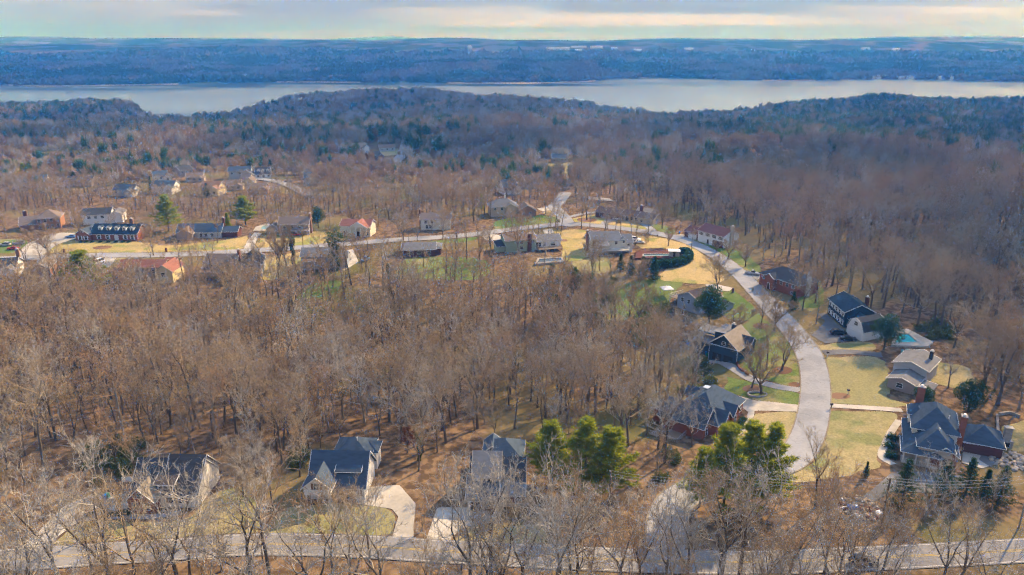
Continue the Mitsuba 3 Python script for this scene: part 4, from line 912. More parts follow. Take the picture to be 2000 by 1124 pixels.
h.block(W, W + 9, -2, 7, 3, 'y', .6, 'orange_brick', 'taupe_shingle').wins('S', [W + 2.5, W + 6], .8, 1.2, 1.4)
h = House('house', 'dark roofed house with brick chimney and white gable cut by the left edge', (-22, 545), (34, 540)); W = h.W
h.block(0, W, 0, 9, 4.0, 'x', .55, 'white_siding', 'charcoal_shingle').chimney(W - 1.2, 9, 8.6, 1.2, .9, 'orange_brick').wins('S', [3, 7], 1.6, 1.2, 1.3)
h.block(W - 4, W + .5, -3, 6, 3.4, 'y', .6, 'white_siding', 'grey_shingle')
h = House('house', 'small house with tan gable roof among trees left of the red roofed house', (62, 545), (100, 541)); W = h.W
h.block(0, W, 0, 11, 3.6, 'y', .55, 'orange_brick', 'tan_shingle').win('E', 5, 1.2, 1.4, 1.3)
# houses of the farther street
FARH = 'houses of the farther street beyond the ridge'
def far_house(label, P, Q, wall, rm, hh=4.6, pitch=.55, wing=True, depth=9.0, n=3, flip=1):
    h = House('house', label, P, Q, 'house', FARH, lift=0.2); W = h.W
    h.block(0, W, 0, depth, hh, 'x', pitch, wall, rm).wins('S', list(np.linspace(W * .15, W * .85, n)), max(.9, hh - 2.0), 1.3, 1.3)
    if wing: h.block(W * .62, W * .62 + 5, -2.5, 4, hh - .6, 'y', pitch + .1, wall, rm).win('S', W * .62 + 2.5, 1, 1.6, 1.3)
    h.win('E', depth / 2, 2.2, 1.2, 1.2, None, b=(0, W, 0, depth, hh))
    return h
h = far_house('white house with row of white dormers at the end of the farther street', (500, 350), (530, 349), 'white_siding', 'charcoal_shingle', 3.0, .75, False, 10)
for q in (.2, .5, .8): h.block(h.W * q - .9, h.W * q + .9, 1.5, 5, 5.4, 'y', .7, 'white_siding', 'charcoal_shingle', zb=3.2, o=.15).win('S', h.W * q, 4, .9, 1.1)
h.block(h.W, h.W + .2, 0, 10, 3, 'x', .75, 'white_siding', 'charcoal_shingle', o=.05); h.block(-5, 0, 1, 8, 2.9, 'y', .6, 'white_siding', 'charcoal_shingle').garage('S', -2.5, 4, 2.2, 'shutter_dark')
far_house('wide grey house with blue grey roof on the farther street', (448, 351), (491, 350), 'grey_siding', 'slate_shingle', 5.2)
far_house('cream gabled house with white garage facing the farther street', (472, 361), (488, 361), 'yellow_siding', 'taupe_shingle', 3.2, .7, True)
far_house('cream house with orange tile roof on the slope below the farther street', (393, 381), (428, 382), 'yellow_siding', 'orange_tile', 4.6)
far_house('pale blue house with white trimmed slate roof near the farther street', (297, 379), (340, 379), 'white_siding', 'slate_shingle', 4.4)
far_house('small white gabled house beside the pale blue one', (302, 356), (330, 354), 'white_siding', 'slate_shingle', 3.6)
far_house('dark brown house at the back of the farther street', (354, 347), (378, 345), 'taupe_siding', 'charcoal_shingle', 4.6, .5, False)
far_house('grey hip roofed house with white gables above the left wood', (222, 384), (262, 384), 'grey_siding', 'slate_shingle', 3.4, .6)
far_house('dark house with bright skylit roof edge above the left wood', (130, 366), (180, 365), 'taupe_siding', 'charcoal_shingle', 3.2, .5, False, 10, 4)
far_house('house with slate roof and white gable end in the left distance', (48, 368), (92, 366), 'white_siding', 'slate_shingle', 4.4)
far_house('brown roofed brick house in the bend of the farther street', (487, 379), (520, 378), 'orange_brick', 'taupe_shingle', 3.0, .5)
far_house('long low taupe house behind the dark brown one', (364, 356), (396, 355), 'tan_siding', 'taupe_shingle', 2.8, .5)
far_house('pinkish brick house below the taupe roof of the bend', (440, 372), (470, 371), 'tan_siding', 'taupe_shingle', 3.0, .5)
far_house('grey house with round white vent half hidden past the farther street', (596, 360), (622, 359), 'grey_siding', 'slate_shingle', 4.0, .6)
far_house('tall white house beside the clearing in the middle distance', (694, 302), (718, 300), 'white_siding', 'grey_shingle', 6.0)
far_house('low grey house behind the clearing in the middle distance', (742, 297), (771, 296), 'grey_siding', 'taupe_shingle', 3.2, .5, False)
far_house('dark hip roofed house in front of the clearing in the middle distance', (722, 315), (746, 313), 'dark_brick', 'charcoal_shingle', 4.2)
far_house('white house with steep slate roof left of the north street end', (984, 381), (1010, 379), 'white_siding', 'slate_shingle', 4.2, .8)
far_house('pink gabled house with brown roof behind the white steep roofed one', (1028, 369), (1046, 367), 'tan_siding', 'brown_shingle', 4.2, .7)
far_house('long brown building with blue grey roof behind the meadow', (1078, 320), (1108, 319), 'taupe_siding', 'slate_shingle', 4.0, .35, False, 14, 5)
far_house('small white house in the wood left of the lake inlet', (95, 262), (124, 262), 'tan_siding', 'taupe_shingle', 4.0)
far_house('house with green grey lawn terrace above the cove', (104, 250), (130, 250), 'grey_siding', 'slate_shingle', 4.0)
far_house('white gabled house cut by the left edge in the distance', (0, 252), (14, 252), 'white_siding', 'slate_shingle', 4.0)
for label, px, py, w, wl, r in (('white roofed house glimpsed through the wood below the shore ridge', 553, 230, 18, 'white_siding', 'grey_shingle'), ('pale house beside the tarp blue roof in the central wood', 588, 226, 16, 'tan_siding', 'tan_shingle'),
        ('blue roofed house in the central wood', 614, 222, 10, 'blue_siding', 'slate_shingle'), ('white house amid the trees near the crest of the central wood', 808, 224, 16, 'white_siding', 'grey_shingle'),
        ('small tan house right of the clearing in the middle distance', 838, 290, 26, 'tan_siding', 'taupe_shingle'), ('white gabled house right of the small tan house in the middle distance', 822, 258, 14, 'white_siding', 'grey_shingle'),
        ('house with long pale roof glimpsed in the right hand wood', 1562, 326, 18, 'white_siding', 'grey_shingle'), ('bright white house on the slope of the right hand wood', 1702, 327, 16, 'white_siding', 'tan_shingle'),
        ('row house with pinkish roof high in the right hand wood', 1678, 224, 20, 'tan_siding', 'orange_tile'), ('pale house in the deep right hand wood', 1768, 273, 22, 'white_siding', 'grey_shingle'),
        ('two winged white house in the deep right hand wood', 1812, 247, 24, 'white_siding', 'taupe_shingle'), ('white house at the right edge below the lake', 1992, 212, 14, 'white_siding', 'grey_shingle'),
        ('low house with cream roof in the wood near the meadow', 1165, 240, 20, 'cream_siding', 'tan_shingle'), ('tiny white house left of the right hand ridge', 1325, 262, 10, 'white_siding', 'grey_shingle')):
    far_house(label, (px - w / 2, py), (px + w / 2, py), wl, r, 5.0, .5, w > 15, 10, 2)
# ---------------------------------------------------------------- woods
rng = np.random.default_rng(7)
F_PX = 1000.0 / math.tan(math.radians(FOV / 2))
def to_px(x, y, z):
    th = math.radians(PITCH)
    dz = z - CAM_Z
    depth = y * math.cos(th) - dz * math.sin(th)
    return 1000 + F_PX * x / depth, 562 - F_PX * (y * math.sin(th) + dz * math.cos(th)) / depth

clear = shapely.union_all([Polygon(GP(p)).buffer(0) for p in CLEARINGS])
shapely.prepare(clear)
def poisson(x0, x1, y0, y1, cell):
    nx, ny = int((x1 - x0) / cell), int((y1 - y0) / cell)
    X, Y = np.meshgrid(np.arange(nx), np.arange(ny))
    X = x0 + (X + rng.uniform(0.05, 0.95, X.shape)) * cell; Y = y0 + (Y + rng.uniform(0.05, 0.95, Y.shape)) * cell
    return X.ravel(), Y.ravel()

MARKS = [(-60, 'the left road end'), (90, 'the left hand drive'), (215, 'the green thicket'), (330, 'the red brick gable'), (500, 'the white houses gap'), (670, 'the slate roofed house'), (820, 'the pale concrete drives'),
         (970, 'the half hidden house'), (1140, 'the pine trio'), (1290, 'the street junction'), (1430, 'the yellowish pine'), (1570, 'the tan lawn foot'), (1690, 'the junk pile'), (1830, 'the hipped house'), (1960, 'the rubble heap'), (2080, 'the right road end')]
def footprint(h):
    a, c, s_ = np.array(h.M.matrix), *(f(math.radians(h.rot)) for f in (math.cos, math.sin))
    return shapely.union_all([Polygon([(a[0, 3] + c * x - s_ * y, a[1, 3] + s_ * x + c * y) for x, y in ((x0, y0), (x1, y0), (x1, y1), (x0, y1))]) for x0, x1, y0, y1 in h.foot])
built = shapely.union_all([footprint(h).buffer(2.2) for h in HOUSES]).union(used_ground.buffer(1.2)).union(shapely.union_all([Polygon(GP(q)).buffer(2) for q in OPEN]))
grassed = shapely.union_all(lawns)
shapely.prepare(built); shapely.prepare(grassed)
def wood_trees(X, Y, thin=1.0):
    soft = shapely.contains_xy(clear, X, Y)
    p = np.where(soft, np.where(shapely.contains_xy(grassed, X, Y), 0.05, np.where((Y > 230) & (Y < 420), 0.42, 0.5)), thin)
    p = np.where(soft & (X > 30) & (Y < 240) & (Y > 107), p * 0.25, p)
    keep = (np.abs(X) < 0.78 * Y + 25) & ~shapely.contains_xy(built, X, Y) & (rng.random(len(X)) < p)
    return X[keep], Y[keep]
X, Y = wood_trees(*poisson(-430, 400, 84, 530, 5.35))
thin = 0.92 - 0.5 * sstep(215, 250, Y) * (1 - sstep(300, 330, Y)) * (X < 110)   # the wood opens up below the ridge houses
thin = thin * (0.55 + 0.75 * sstep(0.3, 0.6, vnoise(X, Y, 32, 21)))
thin = thin * np.where(Y < 107, 0.9, 1.0) * np.where((Y < 128) & (X > 50), 0.5, 1.0)
thin = np.where((Y > 440) & ~shapely.contains_xy(clear, X, Y), 0.0, thin)
keep = rng.random(len(X)) < thin; X, Y = X[keep], Y[keep]
order = np.argsort(np.hypot(X, Y))
X, Y = X[order], Y[order]
Z = ground(X, Y)
for i in range(len(X)):
    d = math.hypot(X[i], Y[i])
    s, rot = rng.choice([0.62, 0.82, 0.95, 1.02, 1.1]) * rng.uniform(0.88, 1.08) * (1 - 0.22 * float(sstep(225, 260, Y[i]) * (1 - sstep(310, 330, Y[i])) * (X[i] < 110))), rng.uniform(0, 360)
    if Y[i] < 128 and X[i] > 55: s *= 0.8
    if clear.contains(Point(X[i], Y[i])): s *= 0.72
    s *= 1 - 0.38 * float(sstep(300, 340, Y[i]) * sstep(40, -20, X[i]))
    pool = NEAR if i < 300 else MID
    g = pool[rng.integers(len(pool))]
    if i < 300:
        k, gi = key_for('bare_tree'), rng.integers(len(NEAR))
        if Y[i] < 107:
            s *= 1.12
            if rng.random() < 0.34: gi = rng.choice([1, 4, 6])
        g = NEAR[gi]
        q = to_px(X[i], Y[i], Z[i])[0]
        mark = MARKS[int(np.argmin([abs(q - m) for m, _ in MARKS]))][1]
        where = ('on the verge by' if Y[i] < 107 else 'before' if Y[i] < 122 else 'behind' if Y[i] < 148 else 'well behind')
        size = 'small' if s < 0.82 else 'tall' if s > 1.0 else 'medium'
        tag(k, f'{size} {NEAR_LOOK[gi]} bare tree {where} {mark}', 'tree', f'{size} {NEAR_LOOK[gi]} bare trees {where} {mark}')
    else:
        k = f'bare_wood__{i:04d}'
    instance(k, g, place(X[i], Y[i], Z[i] - 0.1, rot, s, s * rng.uniform(0.9, 1.12)))
tag('bare_wood', 'brown leafless wood covering the hollow and slopes between the streets', 'wood', kind='stuff')
n_near = len(X)

X, Y = [], []
for y0, y1, c in ((440, 800, 13.2), (800, 1900, 15.6)):
    a, b = poisson(-1500, 1500, y0, y1, c); X.append(a); Y.append(b)
X, Y = np.concatenate(X), np.concatenate(Y)
Z = ground(X, Y)
keep = (np.abs(X) < 0.76 * Y + 20) & (Z > WATER + 0.6) & ~shapely.contains_xy(clear, X, Y) & (Y < np.interp(X / Y, SHORE_U, SHORE_Y) + 10)
keep &= rng.random(len(X)) < 0.62 + 0.5 * vnoise(X, Y, 70, 23)
X, Y, Z = X[keep], Y[keep], Z[keep]
for i in range(len(X)):
    u = X[i] / Y[i]
    ev = 0.07 + 0.62 * float(sstep(.18, .42, u) * sstep(600, 880, Y[i])) + 0.22 * float(sstep(-.35, -.5, u) * sstep(800, 1000, Y[i])) + 0.3 * float(sstep(.55, .75, vnoise(X[i], Y[i], 130, 44)))
    pool = MIXED if rng.random() < ev else FAR if Y[i] < 800 else FARTHER
    instance(f'distant_wood__{i:05d}', pool[rng.integers(len(pool))], place(X[i], Y[i], Z[i] - 0.5, rng.uniform(0, 360), rng.uniform(0.62, 1.05) * (1 - 0.28 * float(sstep(60, 0, X[i]) * (1 - sstep(560, 700, Y[i]))))))
tag('distant_wood', 'hazy leafless wood reaching down to the near shore of the lake', 'wood', kind='stuff')
n_mid = len(X)

# far bank
def clump(seed, n, size, k):
    r = np.random.default_rng(seed)
    ms = []
    for i in range(n):
        m = trimesh.creation.icosphere(1, 1.0)
        v = np.array(m.vertices); v *= (1 + 0.45 * r.normal(size=(len(v), 1))) * np.array([0.5, 0.5, 0.62]) * r.uniform(0.7, 1.3)
        ms.append((v * k + np.array([*(r.uniform(-size, size, 2)), k * 0.30]), np.array(m.faces)))
    return join(*ms)
for i in range(4):
    scene[f'bank_{i}'] = {'type': 'shapegroup', 'crown': mikit.ply(clump(600 + i, 14, 26, 15.0), 'far_canopy')}
    scene[f'basin_{i}'] = {'type': 'shapegroup', 'crown': mikit.ply(clump(620 + i, 14, 60, 24.0), 'far_canopy')}
X, Y = poisson(-3300, 3300, 2350, 4100, 44)
X2, Y2 = poisson(-4000, 4000, 4100, 5200, 95)
X, Y = np.concatenate([X, X2]), np.concatenate([Y, Y2])
keep = (np.abs(X) < 0.76 * Y) & (ground(X, Y) > WATER + 1.5) & (Y > np.interp(X / Y, FAR_U, FAR_Y) - 15)
X, Y = X[keep], Y[keep]; Z = ground(X, Y)
for i in range(len(X)):
    instance(f'far_shore_wood__{i:05d}', f'{"bank" if Y[i] < 4100 else "basin"}_{rng.integers(4)}', place(X[i], Y[i], Z[i] - 2, rng.uniform(0, 360), rng.uniform(0.8, 1.25)))
tag('far_shore_wood', 'deep blue wooded country on the far shore of the lake', 'wood', kind='stuff')
print('trees', n_near, n_mid, len(X))
# ---------------------------------------------------------------- single trees and shrubs
LAWN_H, PINE_H, DARK_H, BROAD_H, FARPINE_H = [13, 11, 15, 9], [17, 15, 18], [11, 9], [9.5, 9.5], [20, 20, 20]
def height_for(x, y, z, top):
    th = math.radians(PITCH)
    lo, hi = 0.0, 60.0
    for _ in range(30):
        m = (lo + hi) / 2
        if to_px(x, y, z + m)[1] > top: lo = m
        else: hi = m
    return lo
def plant(name, groups, hs, i, px, py, top, label, cat_, group=None, wide=1.0, rot=None):
    x, y = G(px, py); z = Zat(x, y)
    s = height_for(x, y, z, top) / hs[i]
    k = key_for(name)
    instance(k, groups[i], place(x, y, z - 0.08, rng.uniform(0, 360) if rot is None else rot, s * wide, s))
    tag(k, label, cat_, group)
    return k
for px, py, top, i, wide, label in (
        (1013, 496, 406, 0, 1.0, 'big bare lawn tree with thick dark trunk before the sage green house'), (1146, 430, 342, 0, 1.0, 'broad round bare tree left of the long ranch house'),
        (1066, 418, 348, 2, 1.0, 'tall broad bare tree on the corner lawn beside the north street'), (1082, 414, 362, 1, 0.9, 'second bare tree beside the north street, behind the tall broad one'),
        (1293, 447, 384, 0, 1.0, 'bare tree with round crown at the right end of the ranch house'), (1305, 481, 440, 3, 0.9, 'small dense oval bare tree beside the bend below the ranch house'),
        (1262, 478, 452, 1, 1.5, 'low spreading bare tree beside the white cars'), (1401, 572, 500, 1, 1.1, 'symmetrical bare tree at the mouth of the short concrete drive'),
        (1400, 493, 470, 3, 1.2, 'small orange brown bare tree on the verge under the white maroon roofed house'), (1421, 507, 464, 3, 1.1, 'taller of the orange brown bare trees right of the bend'),
        (1456, 521, 478, 3, 1.2, 'small bare tree nearest the shaded brick house on the right verge'), (1486, 636, 562, 0, 0.8, 'slender forked bare tree in a mulch ring beside the street'),
        (1512, 648, 585, 3, 1.3, 'thin bare sapling beside the street near the mulch ring tree'), (1527, 723, 636, 1, 1.3, 'low wide spreading bare tree at the inner edge of the bend'),
        (1468, 758, 668, 1, 0.8, 'bare tree beside the navy house drive'), (1487, 770, 690, 3, 1.2, 'bare tree growing from a stone ring planter'),
        (1286, 738, 588, 2, 0.9, 'big bare yard tree with dark trunk left of the navy house'), (1433, 658, 596, 3, 1.4, 'small twin stemmed bare tree behind the navy house'),
        (1262, 628, 548, 2, 0.7, 'tall thin bare tree on the green back lawn'), (1250, 632, 560, 3, 1.0, 'slim bare tree left of the tall thin one on the back lawn'),
        (1171, 530, 452, 2, 0.7, 'tall narrow bare tree in front of the cream house deck'), (1158, 532, 470, 3, 0.8, 'slim bare tree by the left corner of the cream house'),
        (1247, 560, 508, 1, 1.2, 'grey twiggy bare tree before the dark evergreens under the hedge'), (708, 530, 446, 2, 0.9, 'forked bare tree with ivy on its stem right of the blue grey house'),
        (545, 522, 448, 3, 1.0, 'first of three thin yard trees left of the blue grey house'), (560, 520, 438, 3, 0.8, 'middle of three thin yard trees left of the blue grey house'),
        (855, 414, 344, 0, 1.2, 'huge pale rounded bare tree on the far side of the ridge road'), (925, 432, 356, 0, 1.0, 'pale bare tree left of the large grey roofed house'),
        (760, 428, 366, 0, 1.2, 'pinkish broad bare tree right of the red roofed portico house'), (690, 440, 384, 1, 1.3, 'pinkish bare tree behind the portico house'),
        (788, 470, 415, 1, 1.1, 'orange tinted small bare tree beside the ridge road'), (865, 468, 398, 0, 0.9, 'pinkish bare tree in front of the cream chimney house'),
        (1567, 606, 505, 2, 0.9, 'tall dark trunked bare tree right of the shaded brick house'), (1592, 592, 492, 2, 0.9, 'second tall dark trunked bare tree right of the shaded brick house'),
        (1700, 606, 478, 2, 0.9, 'tall bare tree behind the barn shaped garage'), (1790, 642, 486, 2, 1.0, 'tall leaning bare tree beyond the swimming pool'),
        (1838, 640, 478, 2, 1.0, 'tall bare tree at the back corner of the pool yard'), (1915, 772, 588, 0, 1.15, 'huge round crowned bare tree at the right behind the hipped house'),
        (1948, 792, 600, 0, 1.0, 'second huge bare tree behind the hipped house'), (1990, 800, 640, 2, 0.9, 'dark ivy trunked tree at the right edge'),
        (155, 462, 412, 1, 1.0, 'pinkish bare tree left of the five dormer house'), (530, 452, 418, 1, 1.3, 'low bare tree beside the taupe two storey house'),
        (96, 500, 438, 3, 1.4, 'grey bare yard tree beside the left hand drive'), (372, 500, 430, 2, 0.7, 'grey bare tree on the verge of the ridge road'), (300, 500, 432, 0, 0.9, 'wide bare tree on the verge beside the red tile roof'),
        (1610, 1122, 930, 2, 0.8, 'upright bare tree at the near road edge on the right'), (1725, 1112, 960, 2, 0.9, 'thick trunked bare tree at the near road beside the junk pile'),
        (208, 1112, 985, 1, 0.9, 'small forked bare tree on the verge before the left drive'), (650, 1122, 930, 2, 0.8, 'tall bare tree on the near verge below the steep slate roofed house')):
    plant('lawn_tree', LAWN, LAWN_H, i, px, py, top, label, 'tree', wide=wide)
for px, py, top, i, wide, label in (
        (1078, 945, 832, 1, 1.42, 'leftmost of the yellow green pines beside the junction'), (1142, 962, 826, 0, 1.42, 'tallest yellow green pine of the trio left of the junction'), (1190, 975, 842, 2, 1.42, 'right hand pine of the trio, leaning over the junction'),
        (1366, 990, 880, 1, 1.12, 'small pine with dark trunk right of the junction'), (1411, 1012, 838, 0, 1.12, 'yellowish pine right of the junction, tallest of its group'), (1456, 992, 832, 2, 1.12, 'dark green pine next to the yellowish one'), (1497, 985, 836, 0, 1.12, 'pine nearest the street on the inside of the bend'),
        (330, 452, 384, 0, 1.5, 'yellowish open pine behind the ridge lawn'), (480, 440, 386, 1, 1.8, 'broad dense green pine by the small pool'), (172, 575, 494, 1, 1.9, 'bright green bushy pine below the white van'),
        (941, 416, 380, 1, 0.8, 'half dark conical evergreen left of the large grey roofed house'), (48, 345, 320, 1, 1.3, 'round dark pine in the left distance'), (448, 458, 418, 1, 0.7, 'yellow green cedar beside the low slate roofed house')):
    plant('pine_tree', PINE, PINE_H, i, px, py, top, label, 'pine tree', wide=wide)
for px, py, top, i, wide, label in (
        (1384, 632, 556, 0, 1.25, 'big dark evergreen beside the brown roofed house'), (1726, 684, 611, 0, 1.12, 'rounded dark green tree in front of the barn shaped garage'), (622, 446, 402, 0, 1.0, 'blue green rounded tree right of the taupe two storey house'),
        (1890, 806, 734, 1, 1.2, 'dark rounded evergreen behind the hipped house'), (1802, 796, 750, 1, 1.2, 'soft green tree between the stepped grey house and the hipped house')):
    plant('evergreen_tree', BROAD, BROAD_H, i, px, py, top, label, 'tree', wide=wide)
for px, py, top, i, wide, label in (
        (1762, 985, 900, 0, 1.25, 'dark cedar at the drive of the hipped house'), (1838, 975, 902, 0, 1.3, 'second dark cedar along the drive of the hipped house'), (1885, 968, 896, 0, 1.3, 'dark cedar below the patio'), (1948, 985, 912, 0, 1.3, 'dark cedar below the rubble heap'), (1922, 965, 918, 1, 1.3, 'small dark cedar between the two below the patio'),
        (1548, 606, 570, 1, 1.1, 'dark cedar beside the old concrete drive of the shaded brick house'), (1212, 528, 496, 1, 1.2, 'first dark evergreen under the deck'), (1232, 538, 500, 1, 1.2, 'second dark evergreen under the deck'), (1254, 545, 502, 1, 1.2, 'third dark evergreen, left of the long hedge'), (1276, 548, 502, 1, 1.2, 'fourth dark evergreen, against the long hedge'),
        (1690, 932, 902, 1, .9, 'small cedar on the tan lawn edge by the drive'), (1322, 372, 344, 0, 1.2, 'first green pine of the row beyond the ranch house'), (1345, 376, 344, 0, 1.2, 'second green pine of the row beyond the ranch house'), (1366, 378, 347, 0, 1.2, 'third green pine of the row beyond the ranch house'), (1388, 382, 350, 0, 1.2, 'fourth green pine of the row beyond the ranch house'), (1410, 386, 354, 0, 1.2, 'last green pine of the row beyond the ranch house'),
        (1168, 350, 338, 1, 1.6, 'round yellow green pine below the meadow'), (1095, 362, 334, 0, 1.0, 'green pine left of the meadow foot'), (1900, 352, 332, 1, 1.6, 'yellow green pine at the right hand wood edge'), (1940, 365, 340, 1, 1.5, 'second yellow green pine at the right hand wood edge'), (1860, 372, 338, 1, 1.5, 'pale green pine left of the yellow green pair'), (1537, 408, 380, 0, 1.1, 'lone green pine in the right hand bare wood'),
        (296, 374, 345, 1, .8, 'dark columnar evergreen beside the pale blue house'), (405, 382, 358, 1, 1.3, 'dark evergreen clump above the orange tile roof'), (428, 378, 356, 1, 1.4, 'wide dark evergreen right of the orange tile roof'), (530, 340, 312, 1, 1.2, 'dark pine behind the dormered far house'), (815, 290, 275, 1, 1.6, 'dark round evergreen beside the middle clearing')):
    plant('cedar_tree', DARK, DARK_H, i, px, py, top, label, 'tree', wide=wide)

# ivy clad trunks
def ivy(seed, h, r):
    r_ = np.random.default_rng(seed)
    t, c = bare_tree(seed, h=h, spread=3.4, fork=.35, n1=8, n2=5, n3=4, n4=3, r0=.22, w=.03)
    n = 3400
    z = r_.uniform(0, h * .82, n); a = r_.uniform(0, 2 * np.pi, n)
    rr = r * (0.75 + .5 * np.sin(z * 1.3 + a) + r_.uniform(-.3, .3, n)) * np.where(z > h * .6, 1.5, 1.0)
    p = np.column_stack([np.cos(a) * rr, np.sin(a) * rr, z])
    return t, c, spikes(p, p + unit(r_.normal(size=p.shape)) * .34, np.full(n, .24), r_)
IVY = []
for i, (h, r) in enumerate(((17, .85), (13, .7))):
    t, c, l = ivy(700 + i, h, r)
    scene[f'ivy_{i}'] = {'type': 'shapegroup', 'trunk': mikit.ply(t, 'trunk_bark'), 'crown': mikit.ply(c, 'twig_bark'), 'ivy': mikit.ply(l, 'ivy_leaves')}; IVY.append(f'ivy_{i}')
for px, py, top, i, wide, label in ((657, 528, 436, 0, 1.9, 'tree trunk thickly clad in ivy at the corner of the blue grey house'), (574, 520, 452, 1, .8, 'thin ivy clad tree left of the blue grey house'), (1118, 598, 505, 1, 1.6, 'ivy clad tree in the thicket below the sage green house'), (1150, 600, 520, 1, 1.5, 'second ivy clad tree in the thicket below the sage green house'), (1098, 612, 530, 1, 1.5, 'lower ivy clad tree at the left of the thicket'), (1076, 560, 505, 1, 1.0, 'ivy clad stem left of the pool cover'), (762, 578, 500, 1, .6, 'slim ivy wrapped pole of a tree in the back lawn wood'), (820, 900, 835, 1, .8, 'ivy wrapped tree behind the near white houses')):
    plant('ivy_tree', IVY, [17, 13], i, px, py, top, label, 'tree', wide=wide)
scene['russet_0'] = {'type': 'shapegroup', 'trunk': mikit.ply(leafy_tree(720, h=10, rx=2.4, n=10)[0], 'trunk_bark'), 'crown': mikit.ply(leafy_tree(720, h=10, rx=2.4, n=1500, leaf=.2)[1], 'red_leaves')}
plant('russet_tree', ['russet_0'], [10], 0, 796, 885, 822, 'young tree still holding its rust red leaves behind the near houses', 'tree')

# shrubs
scene['brown_bush'] = {'type': 'shapegroup', 'stems': mikit.ply(bush_patch(800, 190, 1.8, 1.8), 'twig_bark')}
for i in range(2): scene[f'green_bush_{i}'] = {'type': 'shapegroup', 'leaves': mikit.ply(bush_patch(810 + i, 60, 1.5, 1.5, leaves=700, leaf=.17), 'shrub_leaves' if i == 0 else 'broad_leaves')}
def scatter(name, group, polys, cell, lo, hi, label):
    area_ = shapely.union_all([Polygon(GP(p)).buffer(0) for p in polys]); x0, y0, x1, y1 = area_.bounds
    X, Y = poisson(x0, x1, y0, y1, cell); k = shapely.contains_xy(area_, X, Y) & ~shapely.contains_xy(used_ground, X, Y)
    Z = ground(X, Y)
    if not used.get(name): tag(name, label, 'shrubs', kind='stuff')
    for x, y, z in zip(X[k], Y[k], Z[k]):
        used[name] = used.get(name, 0) + 1
        instance(f'{name}__{used[name]:04d}', group, place(x, y, z - .1, rng.uniform(0, 360), rng.uniform(lo, hi)))
scatter('undergrowth', 'brown_bush', [[(-40, 545), (690, 545), (1100, 525), (1185, 560), (1330, 720), (1330, 900), (1060, 970), (905, 850), (520, 950), (260, 870), (-40, 985)]], 7.0, .5, 1.2, 'brown twiggy undergrowth on the floor of the wood')
scatter('undergrowth', 'brown_bush', [[(-40, 1122), (2040, 1112), (2040, 1220), (-40, 1230)], [(1540, 960), (1740, 985), (2040, 960), (2040, 1040), (1540, 1060)], [(1010, 985), (1230, 985), (1240, 1060), (1060, 1060)]], 5.5, .6, 1.2, '')
scatter('evergreen_thicket', 'green_bush_0', [[(150, 890), (260, 850), (275, 905), (200, 955), (150, 950)], [(1050, 545), (1190, 540), (1195, 640), (1060, 620)], [(1230, 620), (1300, 590), (1310, 640), (1240, 680)], [(1380, 710), (1400, 770), (1330, 770), (1320, 710)], [(1780, 640), (1850, 620), (1860, 670), (1800, 660)], [(560, 880), (600, 870), (600, 930), (560, 930)], [(1290, 900), (1320, 880), (1320, 940), (1280, 940)]], 4.0, 1.0, 2.1, 'green evergreen thicket of privet in gaps of the bare wood')
def shrub(px, py, s, label, g=1, group=None):
    x, y = G(px, py); k = key_for('shrub')
    instance(k, f'green_bush_{g}' if g >= 0 else 'brown_bush', place(x, y, Zat(x, y) - .05, rng.uniform(0, 360), s)); tag(k, label, 'shrub', group)
FS = 'rounded shrubs in the bed along the brick hip roofed house'
for px, py in ((1424, 848), (1432, 842), (1440, 836), (1446, 829), (1452, 822), (1430, 853), (1440, 845), (1449, 836)): shrub(px, py, .8, 'rounded dark shrub in the bed along the many hipped house', 1, FS)
for px, py, l in ((1742, 858, 'dark clipped shrub furthest up the side of the hipped house'), (1738, 874, 'dark round shrub along the side walk of the hipped house'), (1740, 893, 'pale green round shrub at the porch corner of the hipped house')): shrub(px, py, 1.1, l)
for px, py, l in ((176, 1006, 'small conical shrub at the left end of the brick gable bed'), (215, 1008, 'second shrub of the brick gable bed'), (234, 1006, 'third shrub of the brick gable bed'), (252, 1004, 'last shrub of the brick gable bed, nearest the wall')): shrub(px, py, .7, l)
for px, py, l in ((1195, 546, 'yellow flowering shrub on the green back lawn'), (1204, 546, 'second yellow shrub beside the first on the back lawn'), (1208, 436, 'low shrub in the loop island of the ranch drive'), (112, 446, 'round green shrub beside the taupe hip roofed brick house'), (1090, 434, 'low dark shrub at the street corner lawn')): shrub(px, py, .9, l, 0)
DB = 'foundation shrubs of the five dormer house'
for px in (158, 168, 180, 196, 212, 226, 240, 252): shrub(px, 474, .7, 'low foundation shrub along the front of the five dormer house', 1, DB)
for px, py in ((1010, 988), (1024, 992), (1000, 1010), (960, 1045), (680, 1028), (610, 1022), (560, 1030)): shrub(px, py, .9, 'scruffy brown shrub on the rough lawns beside the near road', -1, 'brown shrubs beside the near road')
